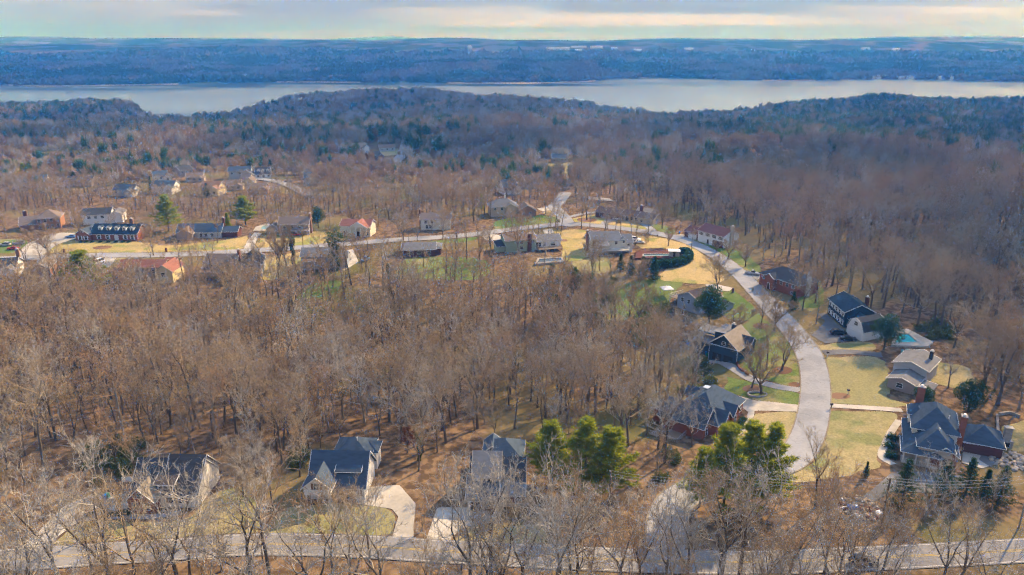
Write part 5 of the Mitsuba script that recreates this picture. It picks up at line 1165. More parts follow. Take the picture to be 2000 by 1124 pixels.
# clipped hedge
def hedge(pts, w, h):
    r_ = np.random.default_rng(31)
    c = curve(GP(pts), 14); n = 15000
    seg = np.sqrt((np.diff(c, axis=0) ** 2).sum(1)); cum = np.concatenate([[0], np.cumsum(seg)])
    t = r_.uniform(0, cum[-1], n); x = np.interp(t, cum, c[:, 0]); y = np.interp(t, cum, c[:, 1])
    tx = np.interp(t, cum, np.gradient(c[:, 0])); ty = np.interp(t, cum, np.gradient(c[:, 1])); L = np.hypot(tx, ty)
    a = r_.uniform(0, np.pi, n); q = r_.uniform(.85, 1.05, n)
    sx = np.sign(np.cos(a)) * np.abs(np.cos(a)) ** .5 * w / 2 * q * (1 + .12 * np.sin(t * 1.7)); sz = np.sin(a) ** .5 * h * q * (1 + .08 * np.sin(t * 1.1))
    p = np.column_stack([x - ty / L * sx, y + tx / L * sx, ground(x, y) + sz])
    core = np.vstack([np.array([Point(0, 0).coords[0]])])
    inner = tubes([(np.column_stack([c, ground(c[:, 0], c[:, 1]) + h * .45]), np.full(len(c), w * .36))], 8)
    k = key_for('hedge')
    scene[k + '__foliage'] = mikit.ply(spikes(p, p + unit(r_.normal(size=p.shape)) * .42, np.full(n, .30), r_), 'broad_leaves')
    scene[k + '__stems'] = mikit.ply(inner, 'trunk_bark')
    return k
tag(hedge([(1262, 524), (1290, 524), (1322, 520), (1342, 512), (1344, 503), (1330, 497)], 3.4, 3.2), 'long thick clipped hedge curving round the pool terrace of the cream house', 'hedge')
bed(1146, 430, 5); bed(1528, 724, 2.6); bed(1486, 637, 2.4); bed(1470, 760, 2.6); bed(1401, 573, 2.0); bed(1100, 470, 2); bed(200, 484, 4, 3); bed(97, 484, 1.6); bed(1640, 774, 2.6, 1.8); bed(1552, 752, 1.6)

# evergreens of the farther woods
n_ev = 0
X = rng.uniform(-1100, 1100, 2600); Y = rng.uniform(460, 1750, 2600); Z = ground(X, Y)
for x, y, z in zip(X, Y, Z):
    u = x / y
    pr = 0.10 + 0.36 * sstep(.25, .5, u) * sstep(700, 1000, y) + 0.2 * (vnoise(x, y, 150, 44) > .62) + 0.18 * sstep(-.35, -.55, u) * sstep(900, 1200, y)
    if n_ev >= 280 or abs(u) > .72 or rng.random() > pr or z < WATER + 2 or y > np.interp(u, SHORE_U, SHORE_Y) or clear.contains(Point(x, y)): continue
    n_ev += 1
    k = key_for('far_pine')
    instance(k, FARPINE[rng.integers(3)], place(x, y, z - .3, rng.uniform(0, 360), rng.uniform(.6, 1.05)))
    side = 'far left' if u < -.42 else 'left hand' if u < -.14 else 'central' if u < .14 else 'right hand' if u < .42 else 'far right'
    size = 'tall' if scene[k]['to_world'].matrix[2, 2] > .85 else 'short'
    deep = 'behind the ridge' if y < 700 else 'in the mid wood' if y < 1150 else 'near the lake shore'
    tag(k, f'{size} evergreen in the {side} bare wood {deep}', 'pine tree', f'{size} evergreens of the {side} wood {deep}')
# ---------------------------------------------------------------- cars
PAINT = {}
def paint(name, c):
    if name not in PAINT: PAINT[name] = gloss(f'paint_{name}', c, 0.16, 0.4)
    return PAINT[name]
gloss('tyre', (0.025, 0.025, 0.027), 0.8); gloss('car_glass', (0.02, 0.026, 0.032), 0.12, 0.5); gloss('lamp_red', (0.40, 0.03, 0.02), 0.3); gloss('lamp_clear', (0.75, 0.75, 0.72), 0.2); gloss('wheel_rim', (0.5, 0.5, 0.5), 0.35, .5, .8)
def loft(rings):
    """A closed body through rings of equal length (n x 3 each)."""
    n = len(rings[0]); V = np.vstack(rings); F = []
    for a in range(len(rings) - 1):
        for i in range(n):
            j = (i + 1) % n
            F += [[a * n + i, a * n + j, (a + 1) * n + j], [a * n + i, (a + 1) * n + j, (a + 1) * n + i]]
    for base, flip in ((0, True), ((len(rings) - 1) * n, False)):
        for i in range(1, n - 1): F.append([base, base + i + 1, base + i] if flip else [base, base + i, base + i + 1])
    m = trimesh.Trimesh(V, np.array(F), process=False); m.fix_normals(); return m
def ring(x, w, z0, z1, t=0.12):
    return np.array([[x, -w + t, z0], [x, w - t, z0], [x, w, z0 + t], [x, w, z1 - t], [x, w - t * 1.3, z1], [x, -w + t * 1.3, z1], [x, -w, z1 - t], [x, -w, z0 + t]])
CARKIND = {'sedan': (4.7, .90, 1.45, -.95, 1.55, .95), 'suv': (4.8, .95, 1.75, -.9, 2.15, 1.05), 'van': (5.6, 1.0, 2.1, -1.9, 2.6, 1.15), 'pickup': (5.6, .98, 1.8, -.9, .75, 1.05)}
def car(kind, colour, px, py, rot, label, c):
    L, w, h, f0, f1, belt = CARKIND[kind]
    x, y = G(px, py); k = key_for({'suv': 'parked_car', 'sedan': 'parked_car', 'van': 'van', 'pickup': 'pickup_truck'}[kind]); tag(k, label, {'van': 'van', 'pickup': 'pickup truck'}.get(kind, 'car'))
    M = T().translate([x, y, Zat(x, y) + .12]).rotate([0, 0, 1], rot)
    hl = L / 2
    body = loft([ring(-hl, w * .80, .42, belt * .72), ring(-hl + .18, w * .95, .30, belt * .84), ring(-hl + 1.0, w, .24, belt * .93), ring(0, w, .24, belt), ring(hl - .7, w, .24, belt), ring(hl - .15, w * .96, .30, belt * .96), ring(hl, w * .84, .45, belt * .84)])
    a0, a1 = f0, min(f1, hl - .12)
    roof = loft([ring(a0 + .75, w * .70, h - .10, h - .03, .03), ring(a0 + 1.0, w * .76, h - .12, h, .04), ring(a1 - .55, w * .76, h - .12, h, .04), ring(a1 - .35, w * .72, h - .10, h - .02, .03)])
    glass = loft([ring(a0, w * .88, belt - .12, belt, .04), ring(a0 + .8, w * .80, belt - .1, h - .09, .06), ring(a1 - .45, w * .80, belt - .1, h - .09, .06), ring(a1, w * .88, belt - .12, belt + .04, .04)])
    p = paint(colour, c)
    part(k, 'body', body, p, M, 35); part(k, 'roof', roof, p, M, 35); part(k, 'windows', glass, 'car_glass', M, 20)
    part(k, 'pillar', cat([bx(q - .05, q + .05, -w * .87, w * .87, belt - .08, belt + .02) for q in (a0 + .9, (a0 + a1) / 2 + .2, a1 - .5)]), p, M)
    if kind == 'pickup': part(k, 'bed', bx(f1 + .15, hl - .12, -w * .8, w * .8, belt - .02, belt + .005), 'tyre', M)
    for sx in (-hl + .95, hl - .95):
        for sy in (-1, 1):
            c_ = trimesh.creation.cylinder(.34, .24, sections=16); c_.apply_transform(trimesh.transformations.rotation_matrix(math.pi / 2, [1, 0, 0])); c_.apply_translation((sx, sy * (w - .11), .34))
            wk = part(k, 'wheel', c_, 'tyre', M)
            r_ = trimesh.creation.cylinder(.2, .26, sections=12); r_.apply_transform(trimesh.transformations.rotation_matrix(math.pi / 2, [1, 0, 0])); r_.apply_translation((sx, sy * (w - .10), .34))
            part(wk, 'rim', r_, 'wheel_rim', M)
    for sy in (-1, 1):
        part(k, 'headlight', bx(-hl - .01, -hl + .16, sy * w * .62 - .16, sy * w * .62 + .16, belt * .56, belt * .70), 'lamp_clear', M)
        part(k, 'tail_light', bx(hl - .16, hl + .01, sy * w * .68 - .12, sy * w * .68 + .12, belt * .58, belt * .80), 'lamp_red', M)
WHITE, SILVER, GREY, BLACK, BLUE, RED, TEAL = (.75, .75, .75), (.42, .43, .45), (.16, .17, .18), (.015, .016, .018), (.10, .22, .42), (.45, .03, .025), (.05, .20, .26)
car('suv', 'silver', 10, 481, 5, 'silver car parked at the left edge above the drive', SILVER); car('suv', 'grey', 37, 478, 15, 'dark grey car parked beside the left hand drive', GREY); car('sedan', 'red', 26, 488, 5, 'dark red car low beside the left hand drive', RED)
car('sedan', 'blue', 139, 465, 0, 'blue car on the concrete drive left of the five dormer house', BLUE); car('sedan', 'silver', 152, 500, 180, 'silver car driving on the ridge road before the five dormer house', SILVER)
car('van', 'white', 192, 516, 75, 'white van on the short drive below the ridge road', WHITE); car('sedan', 'red', 577, 461, 0, 'bright red car in front of the taupe two storey house', RED)
car('suv', 'white', 1206, 430, 170, 'white car on the looped drive of the ranch house', WHITE); car('suv', 'white', 1241, 470, 160, 'upper white car beside the cream house', WHITE); car('sedan', 'white', 1250, 476, 165, 'lower white car beside the cream house', WHITE)
car('pickup', 'silver', 1470, 537, 155, 'silver pickup parked at the shaded brick house', SILVER); car('suv', 'black', 1637, 654, 178, 'dark car nearest the long navy house', BLACK); car('sedan', 'black', 1656, 665, 172, 'black car in front of the barn shaped garage', BLACK)
car('sedan', 'teal', 1776, 694, 150, 'teal blue car behind the stepped grey house', TEAL); car('suv', 'black', 1686, 1103, 185, 'black car driving on the near road at the right', BLACK); car('suv', 'blue', 713, 510, 70, 'blue grey car on the gravel right of the blue grey house', (.2, .25, .32))
car('pickup', 'grey', 1147, 464, 75, 'grey pickup beside the left wall of the cream house', GREY); car('suv', 'black', 563, 357, 20, 'dark car on the bend of the farther street', BLACK); car('sedan', 'black', 1378, 468, 160, 'black car before the white maroon roofed house', BLACK)
# ---------------------------------------------------------------- pools and patios
gloss('pool_tile', (0.03, 0.42, 0.46), 0.3); gloss('tarp_plastic', (0.03, 0.14, 0.42), 0.5); gloss('dark_cover', (0.05, 0.09, 0.14), 0.5); gloss('canopy_cloth', (0.55, 0.57, 0.68), 0.8); gloss('orange_plastic', (0.6, 0.2, 0.05), .5); gloss('green_plastic', (0.02, 0.35, 0.14), .5)
scene['pool_water'] = {'type': 'dielectric', 'int_ior': 1.33}
gloss('pool_surface', (0.03, 0.46, 0.52), 0.08, 0.5); gloss('pale_pool', (0.16, 0.30, 0.33), 0.1, 0.5)
def pool(label, deck, basin, z_up, water='pool_surface', dm='concrete', wall='stone'):
    D, Bn = Polygon(GP(deck)), Polygon(GP(basin)); c = D.centroid; z = Zat(c.x, c.y) + z_up
    k = key_for('swimming_pool'); tag(k, label, 'pool')
    m = trimesh.creation.extrude_polygon(D.buffer(0).difference(Bn), 3.0, engine='earcut'); m.apply_translation((0, 0, z - 3)); part(k, 'deck', m, dm)
    m = trimesh.creation.extrude_polygon(Bn.buffer(.35).difference(Bn.buffer(-.02)), .08, engine='earcut'); m.apply_translation((0, 0, z)); part(k, 'coping', m, 'concrete')
    m = trimesh.creation.extrude_polygon(Bn, .1, engine='earcut'); m.apply_translation((0, 0, z - .35)); part(k, 'water', m, water)
    return z
pool('turquoise swimming pool with pale concrete deck behind the rounded dark green tree', [(1740, 678), (1748, 648), (1772, 646), (1822, 672), (1812, 680)], [(1748, 673), (1755, 656), (1774, 656), (1792, 672)], .6)
pool('small pale blue pool on a white deck behind the ridge lawn', [(494, 452), (500, 444), (524, 438), (530, 442), (516, 452)], [(508, 450), (512, 443), (523, 440), (522, 449)], .3, 'pale_pool')
pool('long covered pool in the thicket below the sage green house', [(1044, 520), (1050, 508), (1098, 505), (1104, 514)], [(1048, 518), (1053, 510), (1095, 507), (1098, 513)], .8, 'dark_cover', 'stone')
pool('narrow pool on the brick terrace inside the curved hedge', [(1240, 508), (1242, 494), (1322, 492), (1324, 506)], [(1256, 504), (1257, 500), (1310, 499), (1310, 503)], .7, 'pale_pool', 'dark_brick')
def sheet_at(name, pts, mat, off=.10): return sheet(name, Polygon(GP(pts)).buffer(0), mat, off)
sheet_at('patio', [(1878, 905), (1882, 868), (1940, 858), (1952, 906), (1918, 916)], 'concrete', .12); sheet_at('patio', [(1912, 900), (1918, 884), (1940, 886), (1950, 898), (1936, 914)], 'dark_asphalt', .16)
def frame_at(px, py, rot=0.0, up=0.0):
    x, y = G(px, py); return T().translate([x, y, Zat(x, y) + up]).rotate([0, 0, 1], rot)
def gazebo(px, py, label, w=3.4, h=2.3, mat='canopy_cloth', rot=-20):
    k = key_for('gazebo'); tag(k, label, 'gazebo'); M = frame_at(px, py, rot)
    for sx in (-1, 1):
        for sy in (-1, 1): part(k, 'post', bx(sx * w / 2 - .06, sx * w / 2 + .06, sy * w / 2 - .06, sy * w / 2 + .06, 0, h), 'metal_grey', M)
    part(k, 'canopy', trimesh.convex.convex_hull(np.array([(sx * w / 2 * 1.1, sy * w / 2 * 1.1, z) for sx in (-1, 1) for sy in (-1, 1) for z in (h, h + .25)] + [(0, 0, h + 1.2)])), mat, M)
gazebo(1889, 878, 'patio gazebo with pale lilac pyramid canopy beside the hipped house')
k = key_for('pool_house'); tag(k, 'small white roofed pool house at the end of the hedge', 'shed'); M = frame_at(1316, 503, -8, .7)
part(k, 'wall', bx(-2, 2, -1.6, 1.6, 0, 2.2), 'tan_siding', M); part(k, 'roof', bx(-2.5, 2.5, -2.1, 2.1, 2.2, 2.4), 'trim_white', M); part(k, 'door', bx(-.5, .5, -1.66, -1.6, .05, 2), 'door_dark', M)
gazebo(1302, 566 + 10, 'white canopy tent on the lawn left of the brown roofed house', 3.6, 2.3, 'trim_white', 10)
k = key_for('outdoor_fireplace'); tag(k, 'tall grey stone fireplace standing beyond the patio', 'fireplace'); M = frame_at(1962, 872, -15)
part(k, 'hearth', bx(-1.3, 1.3, -.7, .7, 0, 1.6), 'stone', M); part(k, 'stack', bx(-.7, .7, -.5, .5, 1.6, 4.6), 'stone', M); part(k, 'cap', bx(-.85, .85, -.65, .65, 4.6, 4.8), 'concrete', M); part(k, 'opening', bx(-.6, .6, -.74, -.7, .3, 1.2), 'black_iron', M)
def low_wall(pts, h, label, mat='stone', w=.5):
    """A dry stone wall: blocks laid end to end in courses."""
    k = key_for('garden_wall'); tag(k, label, 'wall'); L = LineString(GP(pts)); n = max(2, int(L.length / .9)); r_ = np.random.default_rng(5)
    for c in range(max(1, int(h / .4))):
        for i in range(n):
            a, b = L.interpolate((i + .5 * (c % 2)) / n, normalized=True), L.interpolate(min(1, (i + .93 + .5 * (c % 2)) / n), normalized=True)
            if a.distance(b) < .2: continue
            m = bx(0, a.distance(b), -w / 2 + r_.uniform(-.05, .05), w / 2 + r_.uniform(-.05, .05), 0, .37)
            M = T().translate([a.x, a.y, Zat(a.x, a.y) - .1 + .4 * c]).rotate([0, 0, 1], math.degrees(math.atan2(b.y - a.y, b.x - a.x)))
            part(k, 'stone', m, mat, M)
low_wall([(1947, 812), (1948, 840), (1950, 868)], 1.0, 'low stone garden wall right of the patio', 'stone'); low_wall([(1948, 812), (1972, 808), (1992, 816)], .8, 'low stone wall turning along the upper garden', 'stone')
low_wall([(1437, 706), (1444, 722), (1462, 734)], .9, 'curved retaining wall beside the drive of the navy house', 'dark_brick')
low_wall([(1237, 508), (1262, 506), (1290, 504)], .8, 'brick terrace wall of the cream house pool', 'dark_brick')
# stone ring planter
k = key_for('planter'); tag(k, 'oval ring of grey stones round a yard tree by the navy house drive', 'planter'); x, y = G(1479, 772)
for i in range(16):
    a = i * math.pi / 8; part(k, 'stone', bx(-.42, .42, -.2, .2, 0, .45), 'stone', T().translate([x + 2.4 * math.cos(a), y + 1.5 * math.sin(a), Zat(x, y)]).rotate([0, 0, 1], math.degrees(math.atan2(1.5 * math.cos(a), -2.4 * math.sin(a)))))
# heaps
def lump(r, seed, q=1.0):
    m = trimesh.creation.icosphere(2, 1.0); v = np.array(m.vertices); v *= (1 + .45 * (meshkit.noise(v * 1.7 + seed * 3.1, seed)[:, None] - .5)) * np.array([r, r * .8, r * .6 * q]); m.vertices = v; return m
def heap(name, label, cat_, px, py, rx, ry, n, mats, size, seed):
    k = key_for(name); tag(k, label, cat_); r_ = np.random.default_rng(seed); x, y = G(px, py)
    for mat in mats:
        ms = []
        for i in range(n // len(mats)):
            a, q = r_.uniform(0, 6.28), math.sqrt(r_.random()); m = lump(size * r_.uniform(.4, 1.3), int(r_.integers(90))); m.apply_transform(trimesh.transformations.rotation_matrix(r_.uniform(0, 6.28), [0, 0, 1]))
            X, Y = x + rx * q * math.cos(a), y + ry * q * math.sin(a); m.apply_translation((X, Y, Zat(X, Y) + size * .2 + r_.random() * size * (1 - q))); ms.append(m)
        part(k, {'stone': 'rubble', 'tan_siding': 'rubble', 'deck_wood': 'timber', 'tarp_plastic': 'tarp', 'trim_white': 'sack', 'dark_brick': 'debris'}.get(mat, 'debris'), cat(ms), mat, kind='stuff')
heap('rubble_heap', 'sprawl of pale landscaping stones at the right edge beyond the patio', 'stones', 1985, 902, 5.5, 4.0, 150, ['stone', 'tan_siding'], .5, 3)
heap('junk_pile', 'pile of timber, sacks and debris beside the near road at the right', 'junk', 1682, 995, 3.6, 4.6, 130, ['stone', 'deck_wood', 'dark_brick', 'deck_wood', 'dark_brick', 'trim_white'], .5, 6)
k = key_for('blue_tarp'); m = lump(1.1, 4); x, y = G(1664, 996); m.apply_translation((x, y, Zat(x, y) + .55)); scene[k] = mikit.ply(m, 'tarp_plastic', smooth=True); tag(k, 'bright blue tarp bundle lying on the junk pile', 'tarp')
k = key_for('blue_tarp'); m = lump(1.1, 8); x, y = G(1347, 676); m.apply_translation((x, y, Zat(x, y) + .6)); scene[k] = mikit.ply(m, 'tarp_plastic', smooth=True); tag(k, 'blue tarp covered heap at the side of the navy house', 'tarp')
k = key_for('blue_tarp'); m = lump(1.6, 11, .4); x, y = G(769, 553); m.apply_translation((x, y, Zat(x, y) + .3)); scene[k] = mikit.ply(m, 'tarp_plastic', smooth=True); tag(k, 'small blue tarp on the ground in the wood below the ridge', 'tarp')
# slide, bins, hoop, mailboxes
def wheelie(px, py, mat, label, rot=0):
    k = key_for('wheelie_bin'); tag(k, label, 'bin'); M = frame_at(px, py, rot, .1)
    part(k, 'body', loft([np.array([[-.26, -.3, 0.05], [.26, -.3, .05], [.26, .3, .05], [-.26, .3, .05]]), np.array([[-.32, -.38, 1.0], [.32, -.38, 1.0], [.32, .38, 1.0], [-.32, .38, 1.0]])]), mat, M); part(k, 'lid', bx(-.35, .35, -.42, .42, 1.0, 1.08), mat, M)
    for s in (-1, 1): part(k, 'wheel', bx(s * .28 - .04, s * .28 + .04, .28, .46, 0, .2), 'tyre', M)
gloss('bin_blue', (0.02, 0.16, 0.45), .45); gloss('bin_green', (0.02, 0.22, 0.16), .45)
wheelie(206, 977, 'bin_blue', 'blue wheeled bin on the concrete drive at the left'); wheelie(211, 974, 'bin_green', 'green wheeled bin next to the blue one on the left drive'); wheelie(202, 978, 'bin_blue', 'second blue wheeled bin, outermost on the left drive')
wheelie(1379, 694, 'bin_blue', 'blue wheeled bin by the side wall of the navy house'); wheelie(1381, 698, 'bin_green', 'green wheeled bin by the side wall of the navy house'); wheelie(1327, 457, 'bin_blue', 'blue bin beside the garage of the white maroon roofed house')
k = key_for('basketball_hoop'); tag(k, 'basketball hoop with white backboard at the back of the left drive', 'basketball hoop'); M = frame_at(254, 962, 10)
part(k, 'pole', trimesh.creation.cylinder(.07, 3.3, sections=8, transform=trimesh.transformations.translation_matrix((0, 0, 1.65))), 'black_iron', M); part(k, 'backboard', bx(-.9, .9, -.55, -.5, 2.8, 3.9), 'trim_white', M); part(k, 'arm', bx(-.06, .06, -.5, 0, 3.1, 3.25), 'black_iron', M)
tr = trimesh.creation.torus(.23, .02, 16, 6); tr.apply_translation((0, -.8, 3.05)); part(k, 'hoop', tr, 'orange_plastic', M)
k = key_for('heat_pump'); tag(k, 'pale grey air conditioning unit beside the half hidden grey roofed house', 'air conditioner'); M = frame_at(1033, 958)
part(k, 'casing', bx(-.5, .5, -.5, .5, .1, 1.0), 'metal_grey', M); part(k, 'fan_grille', trimesh.creation.cylinder(.36, .06, sections=14, transform=trimesh.transformations.translation_matrix((0, 0, 1.03))), 'black_iron', M); part(k, 'pad', bx(-.65, .65, -.65, .65, 0, .1), 'concrete', M)
def mailbox(px, py, label, mat='dark_brick', big=True, rot=0):
    k = key_for('mailbox'); tag(k, label, 'mailbox'); M = frame_at(px, py, rot)
    part(k, 'post', bx(-.3, .3, -.3, .3, 0, 1.3) if big else bx(-.07, .07, -.07, .07, 0, 1.1), mat, M)
    part(k, 'box', prism([(-.2, 0), (.2, 0), (.2, .28), (.1, .4), (-.1, .4), (-.2, .28)], -.32, .32, 'x').apply_translation((0, 0, 1.3 if big else 1.1)), 'black_iron' if not big else mat, M)
mailbox(1431, 572, 'brick mailbox pillar at the concrete drive under the symmetrical bare tree'); mailbox(1470, 570, 'stone mailbox pillar across the street from the brick one', 'stone'); mailbox(1616, 697, 'small white mailbox at the asphalt drive right of the bend', 'trim_white', False)
mailbox(1623, 799, 'black mailbox at the narrow concrete drive right of the bend', 'black_iron', False); mailbox(1264, 461, 'left one of two black mailboxes on the bend verge', 'black_iron', False); mailbox(1284, 465, 'right one of two black mailboxes on the bend verge', 'black_iron', False)
mailbox(126, 494, 'brick mailbox pillar on the lawn before the five dormer house'); mailbox(1656, 771, 'grey mailbox beside the mulch patch on the tan lawn', 'metal_grey', False); mailbox(325, 492, 'brick mailbox pillar on the verge of the ridge lawn')
k = key_for('playset'); tag(k, 'pale timber stair and landing at the side of the navy house', 'stair'); M = frame_at(1350, 668, 30)
for i in range(6): part(k, 'step', bx(-.6 , .6, i * .35, i * .35 + .34, i * .25, i * .25 + .08), 'tan_siding', M)
for s in (-1, 1): part(k, 'stringer', prism([(0, 0), (2.1, 1.5), (2.1, 1.75), (0, .3)], s * .62 - .05, s * .62 + .05, 'x'), 'tan_siding', M)
part(k, 'landing', bx(-1, 1, 2.1, 4, 1.5, 1.6), 'tan_siding', M)
for px, py, mat, l in ((1932, 868, 'orange_plastic', 'red orange lounge toy on the patio'), (1938, 878, 'tarp_plastic', 'blue lounge toy on the patio'), (1944, 886, 'green_plastic', 'green ride on toy on the patio')):
    k = key_for('garden_toy'); tag(k, l, 'toy'); M = frame_at(px, py, 40, .15); part(k, 'seat', bx(-.7, .3, -.35, .35, .15, .35), mat, M); part(k, 'back', bx(.3, .45, -.35, .35, .15, 1.0), mat, M); part(k, 'base', bx(-.6, .4, -.25, .25, 0, .15), 'tyre', M)
def fence(pts, h, label, mat='deck_wood'):
    k = key_for('fence'); tag(k, label, 'fence'); L = LineString(GP(pts)); n = int(L.length / 2.4) + 1
    for i in range(n + 1):
        p = L.interpolate(i / n, normalized=True); part(k, 'post', bx(-.07, .07, -.07, .07, 0, h + .1), mat, T().translate([p.x, p.y, Zat(p.x, p.y) - .05]))
        if i < n:
            q = L.interpolate((i + 1) / n, normalized=True); M = T().translate([p.x, p.y, (Zat(p.x, p.y) + Zat(q.x, q.y)) / 2]).rotate([0, 0, 1], math.degrees(math.atan2(q.y - p.y, q.x - p.x)))
            for z in np.linspace(.3, h - .1, 3): part(k, 'rail', bx(0, p.distance(q), -.03, .03, z - .06, z + .06), mat, M)
fence([(1016, 503), (1066, 500), (1068, 496)], 1.1, 'pale rail fence below the sage green house', 'tan_siding'); fence([(220, 966), (262, 964), (270, 972)], 1.0, 'dark rail fence along the back of the left drive', 'black_iron'); fence([(1240, 498), (1258, 490), (1300, 490)], 1.2, 'red brown rail fence round the pool terrace', 'red_wood')
# ---------------------------------------------------------------- utility poles and wires
POLES = [(1188, 1020), (1437, 1030), (1720, 1035), (1990, 1030)]
tops = []
for i, (px, py) in enumerate(POLES):
    x, y = G(px, py); z = Zat(x, y); k = key_for('utility_pole'); tag(k, ['wooden utility pole beside the pine trio', 'wooden utility pole beside the second pine group', 'wooden utility pole behind the junk pile', 'wooden utility pole at the right edge near the road'][i], 'utility pole')
    part(k, 'shaft', trimesh.creation.cylinder(.15, 11.5, sections=9, transform=trimesh.transformations.translation_matrix((x, y, z + 5.2))), 'trunk_bark'); part(k, 'crossarm', bx(x - .06, x + .06, y - 1.1, y + 1.1, z + 10.2, z + 10.35), 'trunk_bark')
    for s in (-1, 0, 1): part(k, 'insulator', trimesh.creation.cylinder(.05, .2, sections=7, transform=trimesh.transformations.translation_matrix((x, y + s, z + 10.45))), 'vent_white')
    tops.append((x, y, z + 10.5))
k = key_for('power_line'); tag(k, 'thin power lines sagging between the wooden utility poles along the near road', 'power line')
for a, b in zip(tops, tops[1:]):
    for s in (-1, 0, 1):
        t = np.linspace(0, 1, 14)[:, None]; p = np.array(a) * (1 - t) + np.array(b) * t; p[:, 1] += s; p[:, 2] -= 4 * 1.1 * (t * (1 - t))[:, 0]
        part(k, 'wire', tubes([(p, np.full(14, .02))], 3), 'metal_grey')
# ---------------------------------------------------------------- lake docks, far buildings, water tower
DOCKS = 'boat docks along the cove'
for px, py, mat, label in ((82, 286, 'red_tile', None), (138, 272, 'red_tile', None), (170, 266, 'grey_shingle', None), (252, 241, 'grey_shingle', None), (284, 236, 'grey_shingle', None), (303, 230, 'tan_shingle', None)):
    th = math.radians(PITCH); u, v = (px - 1000) / F_PX, (562 - py) / F_PX; s = (WATER - CAM_Z) / (-math.sin(th) + v * math.cos(th)); x, y = u * s, (math.cos(th) + v * math.sin(th)) * s
    k = key_for('boat_dock'); tag(k, {82: 'red roofed boathouse at the head of the cove', 138: 'long red roofed dock beside the clay bank of the cove', 170: 'grey roofed dock past the red roofed one', 252: 'pale dock halfway along the cove bank', 284: 'grey dock near the mouth of the cove', 303: 'outermost dock at the tip of the headland'}[px], 'dock')
    z0 = max(WATER, Zat(x, y)); part(k, 'deck', bx(x - 9, x + 9, y - 5, y + 5, z0 - 1, z0 + .8), 'deck_wood'); part(k, 'roof', prism([(-6, 3.6), (0, 5.6), (6, 3.6), (6, 3.9), (0, 6.0), (-6, 3.9)], -10, 10, 'x').apply_translation((x, y, z0)), mat)
    for sx in (-8, 0, 8):
        for sy in (-4.5, 4.5): part(k, 'post', bx(x + sx - .2, x + sx + .2, y + sy - .2, y + sy + .2, z0 - 3, z0 + 3.7), 'deck_wood')
def far_box(name, label, cat_, px, py, w, d, h, wall, rm, group=None, rot=0):
    x, y = G(px, py); z = Zat(x, y); k = key_for(name); tag(k, label, cat_, group); M = T().translate([x, y, z]).rotate([0, 0, 1], rot)
    part(k, 'wall', bx(-w / 2, w / 2, -d / 2, d / 2, -4, h), wall, M); part(k, 'roof', prism([(-d / 2 - .6, h), (d / 2 + .6, h), (0, h + d * .22)], -w / 2 - .6, w / 2 + .6, 'x'), rm, M)
r_ = np.random.default_rng(77)
LH = (('houses on the right hand far shore', 'pale lakeside house on the right hand far shore', 1700, 1870, 150, 155, 22), ('houses on the left hand far shore', 'pale lakeside house on the left hand far shore', 355, 500, 147, 154, 16), ('houses beyond the right hand shore', 'pale house up the slope above the right hand shore', 1690, 1960, 143, 151, 16), ('houses by the far bay', 'pale lakeside house at the small bay of the far shore', 1180, 1240, 147, 150, 5), ('houses above the left hand shore', 'pale house in trees above the left hand shore', 20, 180, 128, 140, 8))
for gname, lab, xa, xb, ya, yb, n in LH:
    for i in range(n):
        wl = ['white_siding', 'white_siding', 'cream_siding', 'tan_siding'][int(r_.integers(4))]; rr = ['grey_shingle', 'taupe_shingle', 'white_siding', 'tan_shingle'][int(r_.integers(4))]
        far_box('lakeside_house', lab, 'house', r_.uniform(xa, xb), r_.uniform(ya, yb), r_.uniform(12, 24), 10, r_.uniform(5, 8) + 2, wl, rr, gname, r_.uniform(-40, 40))
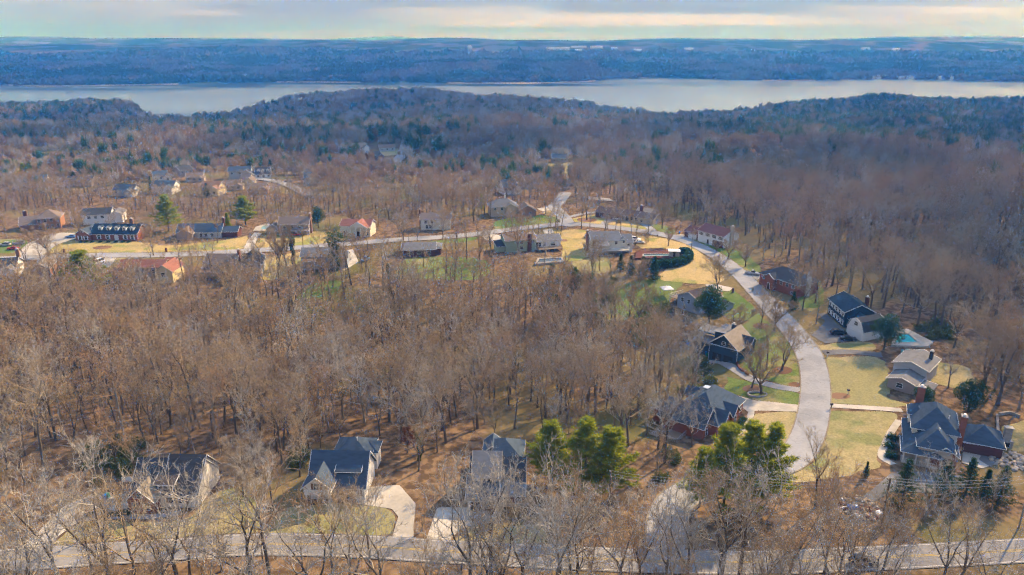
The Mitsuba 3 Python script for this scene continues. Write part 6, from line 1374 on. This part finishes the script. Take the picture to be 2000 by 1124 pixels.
for px, py, w, l in ((580, 105, 260, 'long pale building in the blue woods left of the water tower'), (640, 103, 130, 'small pale building right of the long one in the far basin'), (705, 104, 90, 'short pale building left of the clay field'), (1090, 97, 420, 'widest white industrial building in the far basin'), (1130, 94, 300, 'white industrial roof behind the widest one'), (1165, 95, 240, 'white industrial building at the right end of the row'), (1128, 101, 160, 'small pale building in front of the industrial row'), (1200, 97, 120, 'pale building right of the industrial row'), (1245, 100, 150, 'white building beside the red clay strip'), (1345, 98, 160, 'lone white building in the middle right of the far basin'), (1470, 101, 60, 'tiny white building far right of the basin'), (1570, 125, 110, 'row of white roofs on the near slope beyond the lake'), (1690, 97, 160, 'white building cluster at the right of the far basin'), (1750, 99, 140, 'second white building cluster at the right of the far basin'), (1530, 129, 70, 'red clay coloured building left of the row of white roofs'), (136, 140, 34, 'white house on the wooded point at the left of the far shore')):
    far_box('far_building', l, 'building', px, py, w * .38, 22 if w > 40 else 12, 9, 'grey_siding' if 'white' not in l else 'white_siding' if 'clay' not in l or 'beside' in l or 'left of the clay field' in l else 'orange_tile', 'white_siding' if 'red clay coloured' not in l else 'orange_tile')
x, y = G(918, 113); z = Zat(x, y); k = key_for('water_tower'); tag(k, 'white water tower rising from the blue woods across the lake', 'water tower')
tank = trimesh.creation.revolve(np.array([[0, 50], [11, 51], [14.5, 56], [15.5, 63], [14.5, 70], [9, 75], [0, 77]]), sections=24); tank.apply_translation((x, y, z)); part(k, 'tank', tank, 'trim_white', None, 30)
for i in range(8):
    a = i * math.pi / 4; part(k, 'leg', tubes([(np.array([[x + 13 * math.cos(a), y + 13 * math.sin(a), z - 3], [x + 11.5 * math.cos(a), y + 11.5 * math.sin(a), z + 54]]), np.array([1.1, 1.1]))], 6), 'trim_white')
part(k, 'riser', trimesh.creation.cylinder(2.6, 56, sections=10, transform=trimesh.transformations.translation_matrix((x, y, z + 25))), 'trim_white')
# ---------------------------------------------------------------- look-alikes of one group are told apart by their order from the left
ORDER = 'first second third fourth fifth sixth seventh eighth ninth tenth eleventh twelfth thirteenth fourteenth fifteenth sixteenth seventeenth eighteenth nineteenth twentieth'.split()
ORDER += ['twenty ' + w for w in ORDER[:9]] + ['thirtieth'] + ['thirty ' + w for w in ORDER[:9]] + ['fortieth'] + ['forty ' + w for w in ORDER[:9]]
same = {}
for k, d in labels.items():
    if d.get('group') and d.get('category') in ('tree', 'pine tree', 'house', 'shrub'): same.setdefault(d['label'], []).append(k)
def side_of(k):
    m = np.array((scene.get(k) or scene[k + '__wall'])['to_world'].matrix); return to_px(m[0, 3], m[1, 3], m[2, 3])[0]
for text, ks in same.items():
    if 1 < len(ks) <= 49:
        for word, k in zip(ORDER, sorted(ks, key=side_of)): labels[k]['label'] = f'{text}, {word} from left' if len(text.split()) + len(word.split()) < 15 else text
